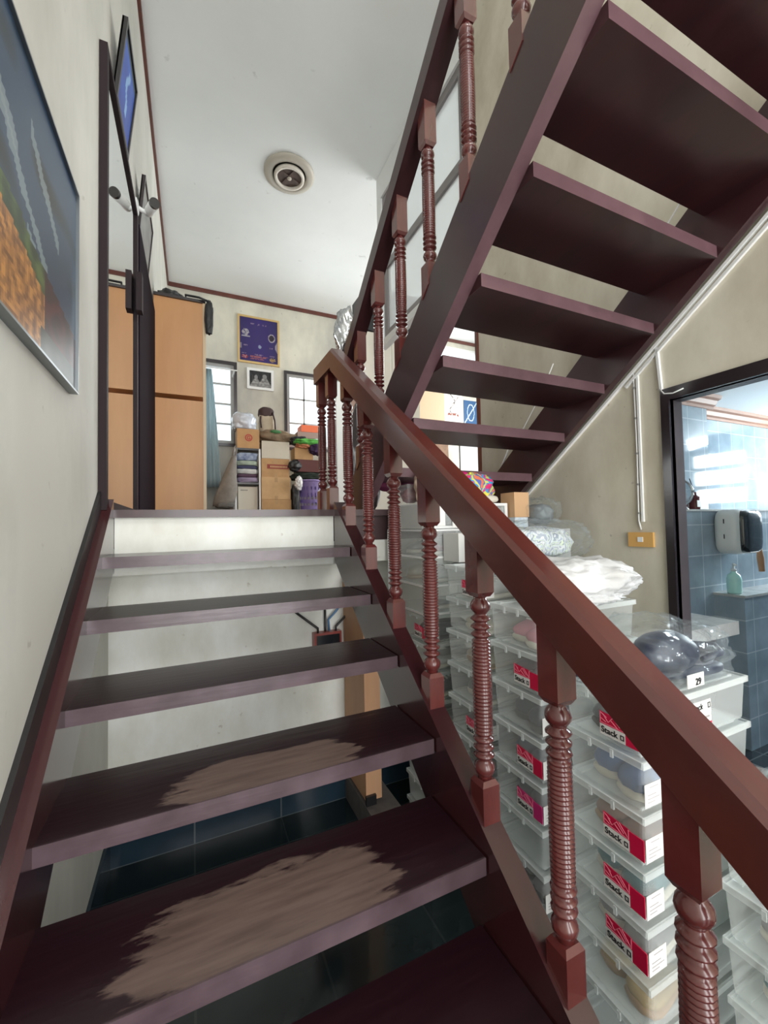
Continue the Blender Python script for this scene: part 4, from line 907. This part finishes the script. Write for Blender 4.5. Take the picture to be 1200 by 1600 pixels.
# lettering meshes made once and shared
T_stack = text_mesh('Stack', .0212, .0004, 'LEFT')
M_foot = mat('small_print_grey', (.42, .40, .40), .6)
def label_faces(bmw, bmc, xs, y_far, y_near, z0, z1):
    pass
BW, BL, BH = .228, .47, .126      # box size across (y), along (x), height incl. lid
def shoe_box(label, group, bl=BL, bw=BW, bh=BH, sticker=None, near_sticker=False, lid_m=None):
    """see-through lidded box with its corner nearest the stairs at the local origin; x runs away from the stairs"""
    r = thing('shoe_box', (0, 0, -ZO), label, 'box', group)
    q = BM(); tp = .010; hb_ = bh-.012
    lo = [(tp, tp), (bl-tp, tp), (bl-tp, bw-tp), (tp, bw-tp)]; hi = [(.004, .004), (bl-.004, .004), (bl-.004, bw-.004), (.004, bw-.004)]
    a = [q.verts.new((x, y, .002-ZO)) for x, y in lo]; b = [q.verts.new((x, y, hb_-ZO)) for x, y in hi]
    q.faces.new(a[::-1])
    for i in range(4): q.faces.new((a[i], a[(i+1) % 4], b[(i+1) % 4], b[i]))
    bm_edges = [e for e in q.edges if abs(e.verts[0].co.z-e.verts[1].co.z) > .05 or (e.verts[0].co.z+ZO < .01 and e.verts[1].co.z+ZO < .01)]
    bmesh.ops.bevel(q, geom=bm_edges, offset=.012, segments=3, affect='EDGES', profile=.5)
    mk('box_body', q, M_clear, r)
    q = BM()
    box(q, .008, bl-.008, .008, bw-.008, hb_+.002-ZO, hb_+.005-ZO)
    t = .005
    for x0, x1, y0, y1 in ((0, bl, 0, t), (0, bl, bw-t, bw), (0, t, t, bw-t), (bl-t, bl, t, bw-t)): box(q, x0, x1, y0, y1, hb_-.006-ZO, hb_+.010-ZO)
    box(q, .03, bl-.03, .026, .030, hb_+.005-ZO, hb_+.010-ZO); box(q, .03, bl-.03, bw-.030, bw-.026, hb_+.005-ZO, hb_+.010-ZO)
    mk('lid', q, lid_m or M_lid, r)
    for yy in (bw*.36, bw*.64): mk('lid_clip', box(BM(), -.002, .003, yy-.004, yy+.004, hb_-.014-ZO, hb_+.006-ZO), M_lid, r)
    if sticker:
        zc = .022; h = .058; y0 = .010; x = .004
        mw = BM(); box(mw, x-.0012, x, y0+.032, y0+.102, zc-ZO, zc+h*.46-ZO)
        st_ = mk('sticker', mw, M_paper, r, label='white lower half of the brand sticker')
        mc = BM(); 
        hexa(mc, [(x-.0012, y0+.032, zc+h*.46-ZO), (x, y0+.032, zc+h*.46-ZO), (x, y0+.102, zc+h*.46-ZO), (x-.0012, y0+.102, zc+h*.46-ZO),
                  (x-.0012, y0+.032, zc+h*.92-ZO), (x, y0+.032, zc+h*.92-ZO), (x, y0+.102, zc+h-ZO), (x-.0012, y0+.102, zc+h-ZO)])
        box(mc, x-.0012, x+.001, y0-.004, y0+.032, zc-ZO, zc+h*.86-ZO)
        mk('sticker_band', mc, sticker, r, label='crimson part of the sticker')
        em = BM()
        def seg(p, q2): beam(em, (x-.0016, y0+p[0], zc+h*p[1]-ZO), (x-.0016, y0+q2[0], zc+h*q2[1]-ZO), .0016, .0008, (1, 0, 0))
        for p, q2 in (((.100, .52), (.100, .96)), ((.100, .96), (.082, .80)), ((.098, .70), (.084, .60)), ((.092, .90), (.078, .62)), ((.078, .62), (.064, .90)), ((.070, .74), (.052, .52)), ((.064, .90), (.046, .60)), ((.058, .94), (.036, .56)), ((.100, .52), (.034, .50)), ((.034, .50), (.034, .90))): seg(p, q2)
        mk('emblem', em, M_pink2, r)
        put_text(T_stack, M_ink, r, (x-.0018, y0+.098, zc+.007-ZO), (0, -1, 0), (0, 0, 1))
        sqm = BM(); s0, s1 = y0+.0355, y0+.0455; zb, zt = zc+.007-ZO, zc+.019-ZO
        for a0, a1, b0, b1 in ((s0, s1, zb, zb+.0022), (s0, s1, zt-.0022, zt), (s0, s0+.002, zb, zt), (s1-.002, s1, zb, zt)): box(sqm, x-.0022, x-.0012, a0, a1, b0, b1)
        mk('square_mark', sqm, M_ink, r)
    if sticker or near_sticker:
        nw = BM(); y = .0055; box(nw, .008, .072, y-.0012, y, .018-ZO, .072-ZO); mk('side_sticker', nw, M_paper, r, label='white side sticker with small print')
        fp = BM()
        for k, (xa, xb, z) in enumerate(((.026, .058, .062), (.018, .050, .045), (.018, .062, .036), (.018, .044, .028))): box(fp, xa, xb, y-.0018, y-.0012, z-ZO, z+.0016-ZO)
        mk('small_print', fp, M_foot, r)
    return r
# prototypes: with crimson sticker, faded pink sticker, side sticker only, plain
PB = {}
def box_proto(kind, bh):
    k = (kind, round(bh, 4))
    if k not in PB: PB[k] = shoe_box('x', None, bh=bh, sticker={'crimson': M_crim, 'pink': M_pinkl}.get(kind), near_sticker=(kind == 'side'))
    return PB[k]
ORD = ['topmost', 'second from top', 'third from top', 'fourth from top', 'fifth from top', 'sixth from top', 'seventh from top', 'eighth from top', 'ninth from top', 'tenth from top']
HUE = dict(navy='navy', slate='slate blue', teal='teal', pink='fluffy pink', brown='brown', grey='grey', cream='cream', black='black', mauve='dark mauve', blue='pale blue', gold='gold', white='white', magenta='magenta', lilac='lilac')
def stack(x, y, ztop, pitch, n, where, spec, group):
    for i in range(n):
        kind, pair = spec[i] if i < len(spec) else ('plain', None)
        z = ztop - pitch*(i+1)
        p = box_proto(kind, pitch)
        b_ = tree_copy(p); b_['group'] = group; b_['label'] = 'clear lidded shoe box, %s in the %s of boxes' % (ORD[i], where)
        move(b_, (x+random.uniform(-.004, .004), y+random.uniform(-.003, .003), z+.0005), 0)
        if pair:
            kd, col, sl_ = pair
            shoe_at(proto(kd, col, sl_), x+.165, y+.062, z+.004, pi if kd != 'pump' else pi, '%s shoe at the front of the box %s in the %s' % (HUE[col], ORD[i], where), 'shoes kept in clear boxes')
            shoe_at(proto(kd, col, sl_), x+.19, y+.155, z+.004, pi+.05, '%s shoe at the back of the box %s in the %s' % (HUE[col], ORD[i], where), 'shoes kept in clear boxes')
stack(.955, .652, -.442, .128, 8, 'nearest stack', [('crimson', ('sneaker', 'slate', 'black')), ('side', ('clog', 'blue', 'white')), ('crimson', ('pump', 'brown', 'tan')), ('crimson', ('clog', 'teal', 'white')), ('crimson', ('pump', 'grey', 'white')), ('plain', ('pump', 'gold', 'tan')), ('side', None)], 'clear boxes in the nearest stack')
stack(.955, .968, -.278, .1315, 9, 'second stack', [('plain', ('sneaker', 'pink', 'white')), ('crimson', ('sneaker', 'mauve', 'black')), ('side', ('clog', 'slate', 'black')), ('crimson', ('sneaker', 'navy', 'black')), ('pink', ('clog', 'slate', 'black')), ('plain', None), ('side', ('pump', 'grey', 'black')), ('side', None)], 'clear boxes in the second stack')
stack(.955, 1.245, -.165, .1315, 9, 'third stack', [('crimson', ('sneaker', 'white', 'white')), ('plain', ('pump', 'cream', 'white')), ('plain', ('pump', 'cream', 'tan')), ('plain', ('pump', 'grey', 'white')), ('crimson', ('pump', 'mauve', 'black')), ('plain', ('clog', 'black', 'black')), ('plain', None)], 'clear boxes in the third stack')
stack(.955, 1.64, -.415, .131, 8, 'farthest stack', [('crimson', ('clog', 'black', 'black')), ('plain', ('pump', 'white', 'white')), ('plain', ('sneaker', 'black', 'white')), ('plain', ('pump', 'grey', 'white'))], 'clear boxes in the farthest stack')
stack(1.10, .345, -.70, .128, 6, 'right edge stack', [('plain', ('clog', 'lilac', 'white')), ('plain', ('pump', 'grey', 'white')), ('plain', ('sneaker', 'teal', 'white'))], 'clear boxes in the right edge stack')
# open clear display shelves on the farthest stack
ds = thing('display_cabinet', (1.17, 1.85, -.415), 'clear two-tier shoe display with white edges on the farthest stack', 'shelf')
M_wedge = mat('white_acrylic_edge', (.80, .81, .80), .3)
for z in (-.413, -.285, -.155, -.03):
    q = BM(); x0, x1, y0, y1 = .95, 1.40, 1.63, 2.02; t = .006
    for a in ((x0, x1, y0, y0+t), (x0, x1, y1-t, y1), (x0, x0+t, y0+t, y1-t), (x1-t, x1, y0+t, y1-t)): box(q, a[0], a[1], a[2], a[3], z, z+.009)
    mk('tier_edge', q, M_wedge, ds)
    mk('tier_plate', box(BM(), x0+t, x1-t, y0+t, y1-t, z+.003, z+.006), M_lid, ds)
for x in (.953, 1.397):
    for y in (1.633, 2.017): mk('post', box(BM(), x-.004, x+.004, y-.004, y+.004, -.404, -.03), M_wedge, ds)
mk('side_panel', box(BM(), .9505, .9525, 1.64, 2.01, -.404, -.03), M_clear, ds); mk('front_panel', box(BM(), .96, 1.39, 1.6305, 1.6325, -.404, -.03), M_clear, ds)
for (kd, c, s_), x, y, z, lb in ((('pump', 'black', 'white'), 1.14, 1.72, -.404, 'black white-soled shoe low in the clear display'), (('clog', 'cream', 'tan'), 1.14, 1.90, -.276, 'cream shoe in the middle tier of the clear display, at the back'), (('sneaker', 'white', 'white'), 1.15, 1.72, -.276, 'white sneaker in the middle tier of the clear display, at the front'),
        (('pump', 'magenta', 'white'), 1.16, 1.72, -.146, 'magenta shoe in the top tier of the clear display, at the front'), (('sneaker', 'grey', 'white'), 1.14, 1.90, -.146, 'grey sneaker in the top tier of the clear display, at the back')):
    shoe_at(proto(kd, c, s_), x, y, z, pi, lb)

# things on top of the stacks
dwr = thing('drawer_unit', (1.21, 1.78, -.02), 'white-framed clear drawer unit below the colourful sneaker', 'box')
q = BM()
for a in ((.955, 1.445, 1.64, 1.66), (.955, 1.445, 1.98, 2.0)):
    box(q, a[0], a[0]+.018, a[2], a[3], -.018, .102); box(q, a[1]-.018, a[1], a[2], a[3], -.018, .102); box(q, a[0]+.018, a[1]-.018, a[2], a[3], -.018, -.006); box(q, a[0]+.018, a[1]-.018, a[2], a[3], .088, .102)
box(q, .955, 1.445, 1.66, 1.98, .096, .102)
mk('frame', q, M_wedge, dwr); mk('drawer_front', box(BM(), .975, 1.425, 1.645, 1.65, -.004, .086), M_clear, dwr); mk('side_panel', box(BM(), .9555, .958, 1.66, 1.98, -.018, .096), mat('pale_grey_panel', (.60, .61, .58), .4), dwr); mk('front_panel', box(BM(), .974, 1.07, 1.638, 1.644, -.005, .087), M_paper, dwr, label='opaque white front panel'); mk('drawer_front', box(BM(), 1.11, 1.19, 1.638, 1.6395, -.016, .098), M_paper, dwr, label='white divider panel')
one('dark_shoe_pair', blob(BM(), (1.28, 1.78, .03), (.12, .09, .035), .2, 3, 51, sq=.7), SC['slate'], 'dark slippers inside the white-framed drawer unit', 'slippers', smooth=True)
carton('white_carton', 1.045, 1.16, 1.50, 1.62, -.165, -.04, mat('white_card', (.66, .66, .63), .6), 'small white carton on the third stack', tape=False, flaps=False)
bn = thing('plastic_bin', (1.03, 1.89, .104), 'open clear bin holding a red and grey bag on the drawer unit', 'bin')
q = BM(); rbox(q, 1.03, 1.89, .104, .14, .17, .10, 0, .85); mk('bin_body', q, M_clear, bn); mk('contents', blob(BM(), (1.03, 1.89, .155), (.048, .058, .04), .25, 3, 52), mat('dull_red_cloth', (.32, .06, .08), .8), bn, True)
one('mauve_cushion', blob(BM(), (1.07, 2.12, .235), (.15, .06, .05), .15, 2.5, 53), mat('plum_velvet', (.20, .03, .09), .8), 'plum cushion squeezed behind the clear bin at the landing edge', 'cushion', smooth=True)
one('cloth_bag', blob(BM(), (1.045, 1.73, .185), (.075, .065, .095), .25, 2.4, 54, flat=.104), mat('beige_cloth_bag', (.62, .48, .36), .8, bump=.6, bscale=9), 'beige cloth bag sagging on the left end of the drawer unit', 'bag', smooth=True)
one('tan_box', box(BM(), 1.455, 1.55, 1.60, 1.70, .03, .155), mat('tan_small_box', (.60, .37, .20), .6), 'small tan box beside the colourful sneaker', 'box', bevel=.003)
one('blue_tub', box(BM(), 1.455, 1.54, 1.60, 1.72, -.06, .029), mat('pale_blue_print', (.45, .56, .66), .5, col2=(.75, .78, .8), vscale=25), 'pale blue printed carton under the small tan box', 'box', bevel=.003)
# colourful sneaker
cs = thing('sneaker', (1.29, 1.72, .103), 'colourful pink, yellow and blue sneaker on top of the white drawer unit', 'shoe')
def many(n, cols, sc=26):
    M_ = mat(n, cols[0], .5); nt = M_.node_tree
    if nt.nodes.get('mc'): return M_
    v = nt.nodes.new('ShaderNodeTexNoise'); v.name = 'mc'; v.inputs['Scale'].default_value = sc; v.inputs['Detail'].default_value = 1.5; v.inputs['Distortion'].default_value = 2
    tc = nt.nodes.new('ShaderNodeTexCoord'); nt.links.new(tc.outputs['Object'], v.inputs['Vector'])
    rp = nt.nodes.new('ShaderNodeValToRGB'); rp.color_ramp.interpolation = 'CONSTANT'; e = rp.color_ramp.elements; e[0].color = (*cols[0], 1); e[0].position = 0; e[1].color = (*cols[1], 1); e[1].position = .40
    for c, p in zip(cols[2:], (.46, .52, .58, .64)): k = e.new(p); k.color = (*c, 1)
    nt.links.new(v.outputs['Fac'], rp.inputs[0]); nt.links.new(rp.outputs[0], nt.nodes['Principled BSDF'].inputs['Base Color']); return M_
M_multi = many('multicolour_mesh_', [(.70, .03, .16), (.05, .30, .60), (.75, .68, .10), (.60, .62, .20), (.10, .14, .45), (.75, .20, .10)], 10)
q = BM(); blob(q, (1.28, 1.71, .185), (.125, .055, .075), .15, 3, 55, sq=.8, flat=.128); mk('upper', q, M_multi, cs, True)
q = BM(); blob(q, (1.29, 1.71, .125), (.135, .06, .022), .05, 2, 3, sq=.6); mk('sole', q, mat('pale_sole', (.7,.66,.56)), cs, True)
mk('collar', blob(BM(), (1.21, 1.71, .245), (.05, .035, .02), .1, 2, 3), mat('magenta_lining', (.60, .02, .18), .7), cs, True)
for i in range(4): mk('lace', beam(BM(), (1.24+.022*i, 1.665, .250-.010*i), (1.255+.022*i, 1.74, .258-.010*i), .010, .007), mat('yellow_lace', (.75, .68, .08), .7), cs)
# bags
def bag(name, c, r, m, label, inner, seed, tips=(), flat=None, sq=.75, amp=.16, rz=0, inner_label=None):
    root = thing(name, (c[0], c[1], c[2]-r[2]), label, 'bag')
    q = BM(); blob(q, c, r, amp, 2.3, seed, 5, sq=sq, flat=flat, rz=rz)
    for tip, rad in tips:
        tv_ = Vector(tip)
        # pull the film out to a pinched corner
        for v in q.verts:
            d = (v.co-tv_).length
            if d < rad: v.co = v.co.lerp(tv_, (1-d/rad)**1.1)
    # sealed creases running through the film
    for v in q.verts:
        n = noise.noise(Vector((v.co.x*26+seed, v.co.y*26, v.co.z*38))); v.co += Vector((0, 0, 1))*n*.006
        rn = noise.noise(Vector((v.co.x*13+seed*2, v.co.y*15, v.co.z*9))); v.co += (v.co-Vector(c)).normalized()*((1-min(1, abs(rn)*5))**2)*.014
        if flat is not None and v.co.z < flat: v.co.z = flat
    mk('film', q, m, root, True)
    for i, (ic, ir, im, isd) in enumerate(inner): mk('contents', blob(BM(), ic, ir, .12, 2.5, isd, 4, sq=.7, rz=rz), im, root, True)
    return root
M_grn = many('grey_white_shoe_print', [(.40, .44, .52), (.75, .77, .78), (.55, .60, .68), (.70, .78, .58), (.30, .34, .42), (.7, .7, .72)], 18)
bag('plastic_bag', (1.34, 1.33, -.075), (.27, .13, .085), M_film, 'clear bag of grey and white sneakers on the third stack, pinched at one end', [((1.28, 1.33, -.085), (.20, .105, .068), M_grn, 61)], 3, [((1.62, 1.33, -.075), .17)], flat=-.163)
bag('plastic_bag', (1.24, 1.07, -.205), (.26, .13, .072), M_filmw, 'white wrapped bag on the second stack, pointing towards the bathroom door', [((1.18, 1.07, -.215), (.16, .10, .045), SC['white'], 62)], 11, [((1.50, 1.00, -.225), .17)], flat=-.276)
sbg = bag('plastic_bag', (1.14, .785, -.368), (.27, .150, .082), M_film, 'clear crinkled bag over navy sandals on the nearest stack', [], 19, [((1.52, .70, -.425), .24), ((.98, .90, -.41), .10)], flat=-.440, sq=.7)
one('folded_film', blob(BM(), (1.20, .98, -.258), (.15, .05, .018), .3, 4, 20), M_filmw, 'small folded white plastic tucked between the white wrapped bag and the sandal bag', 'plastic wrap', smooth=True)
clear2 = bag('plastic_bag', (1.62, 1.60, .055), (.085, .09, .070), M_film, 'clear bag holding a grey case beside the small tan box', [((1.61, 1.60, .045), (.06, .07, .05), mat('grey_case', (.20, .22, .23), .5), 63)], 25, flat=-.03)
one('stool_carton', box(BM(), 1.52, 1.72, 1.50, 1.72, -.30, -.032), mat('grey_card', (.42, .42, .42), .7), 'grey carton under the clear bag with the grey case', 'box', bevel=.004)
# navy sandals inside the bag
M_navy = mat('navy_rubber', (.010, .017, .045), .45, var=.3, vscale=10)
for i, (x, y, rz, lb) in enumerate(((1.09, .81, 2.75, 'navy clog sandal nearer the rail inside the crinkled bag'), (1.25, .735, 2.95, 'navy clog sandal nearer the doorway inside the crinkled bag, with a size tag'))):
    sd = thing('sandal', (x, y, -.438), lb, 'shoe', None, None)
    def T(p, x=x, y=y, rz=rz): return (x+p[0]*cos(rz)-p[1]*sin(rz), y+p[0]*sin(rz)+p[1]*cos(rz), p[2])
    q = BM(); blob(q, (x, y, -.420), (.14, .050, .018), 0, 1, 1, 4, sq=.7, rz=rz); mk('sole', q, M_navy, sd, True)
    q = BM(); cxx, cyy, _ = T((.045, 0, 0)); blob(q, (cxx, cyy, -.372), (.098, .060, .060), .04, 2, 2, 4, rz=rz); mk('upper', q, M_navy, sd, True)
    q = BM(); cxx, cyy, _ = T((-.055, 0, 0)); blob(q, (cxx, cyy, -.405), (.060, .036, .012), 0, 1, 1, 3, rz=rz); mk('footbed', q, mat('grey_footbed', (.12, .13, .16), .6), sd, True)
    mk('heel_strap', tube(BM(), [T((-.03, -.050, -.385)), T((-.10, -.045, -.372)), T((-.135, 0, -.368)), T((-.10, .045, -.372)), T((-.03, .050, -.385))], .009, 8), M_navy, sd, True)
    if i == 1:
        tg = mk('size_tag', box(BM(), 1.125, 1.195, .640, .642, -.425, -.392), M_paper, sd, label='white size tag reading 29')
        put_text(text_mesh('29', .024, .0003), M_ink, tg, (1.168, .6385, -.420), (1, 0, 0), (0, 0, 1))
# long lidded boxes topping the nearest stack carry a lettered white sticker on the side facing the stairs foot
ns = thing('name_sticker', (1.20, .650, -.54), 'white lettered sticker on the near end of the topmost box in the nearest stack', 'sticker')
mk('sticker_paper', box(BM(), 1.155, 1.245, .6535, .6555, -.545, -.475), M_paper, ns)
put_text(text_mesh('Stack', .0215, .0003, 'LEFT'), M_ink, ns, (1.162, .6528, -.495), (1, 0, 0), (0, 0, 1))
q = BM(); a0, a1, b0, b1 = 1.230, 1.241, -.496, -.482
for r in ((a0, a1, b0, b0+.002), (a0, a1, b1-.002, b1), (a0, a0+.002, b0, b1), (a1-.002, a1, b0, b1)): box(q, r[0], r[1], .6524, .6530, r[2], r[3])
mk('square_mark', q, M_ink, ns)
q = BM()
for k in range(8): box(q, 1.190+k*.006, 1.194+k*.006, .6524, .6532, -.520, -.515)
mk('small_print', q, M_foot, ns)
mk('crimson_strip', box(BM(), 1.19, 1.245, .6524, .6532, -.545, -.532), M_crim, ns)
# near right: bag on the low stack and a shaggy rug
bag('plastic_bag', (1.30, .45, -.645), (.20, .11, .055), M_film, 'clear bag with a green garment on the low stack at the right edge', [((1.27, .46, -.66), (.12, .07, .03), mat('pale_green_cloth', (.42, .60, .46), .8), 71)], 33, flat=-.697)
M_rug = mat('shaggy_cotton', (.62, .56, .52), .9, col2=(.38, .33, .31), vscale=28, stretch=(1, 5, 5), bump=1.0, bscale=45)
rg_ = thing('cotton_rug', (1.63, .70, -.9), 'fringed off-white cotton rug folded over a dark crate at the right edge', 'rug')
q = BM(); nx, ny = 40, 24; vs = []
RX_, RY_ = (1.46, 1.80), (.60, .90)
def rz_(i, j): return -.842-.03*(i/nx)+.010*noise.noise(Vector((i*.3, j*.4, 2)))
for j in range(ny+1):
    vs.append([q.verts.new((RX_[0]+(RX_[1]-RX_[0])*i/nx, RY_[0]+(RY_[1]-RY_[0])*j/ny, rz_(i, j))) for i in range(nx+1)])
for j in range(ny):
    for i in range(nx): q.faces.new((vs[j][i], vs[j][i+1], vs[j+1][i+1], vs[j+1][i]))
bmesh.ops.solidify(q, geom=q.faces[:], thickness=.02); mk('rug_body', q, M_rug, rg_, True)
q = BM()
for k in range(60):
    x = RX_[0]+.005+(RX_[1]-RX_[0]-.01)*k/59; tube(q, [(x, RY_[1], -.850), (x+random.uniform(-.008, .008), RY_[1]+.03, -.853+random.uniform(-.006, .012))], .0022, 4)
for k in range(60):
    y = RY_[0]+.005+(RY_[1]-RY_[0]-.01)*k/59; tube(q, [(RX_[0], y, -.850), (RX_[0]-.025, y+random.uniform(-.008, .008), -.853+random.uniform(-.006, .012))], .0022, 4)
f_ = mk('fringe', q, M_rug, rg_); f_['kind'] = 'stuff'
cr = thing('crate', (1.63, .70, -1.47), 'dark plastic crate under the fringed rug', 'crate')
q = BM(); rbox(q, 1.65, .75, -1.468, .32, .28, .595, 0, .92); mk('crate_body', q, M_black, cr)
mk('crate_rim', box(BM(), 1.485, 1.81, .605, .895, -.90, -.878), M_black, cr, bevel=.004)

# prototypes were only patterns for the copies
def kill(o):
    for c in list(o.children): kill(c)
    bpy.data.objects.remove(o)
for d in (PROTO, PB):
    for o in d.values(): kill(o)
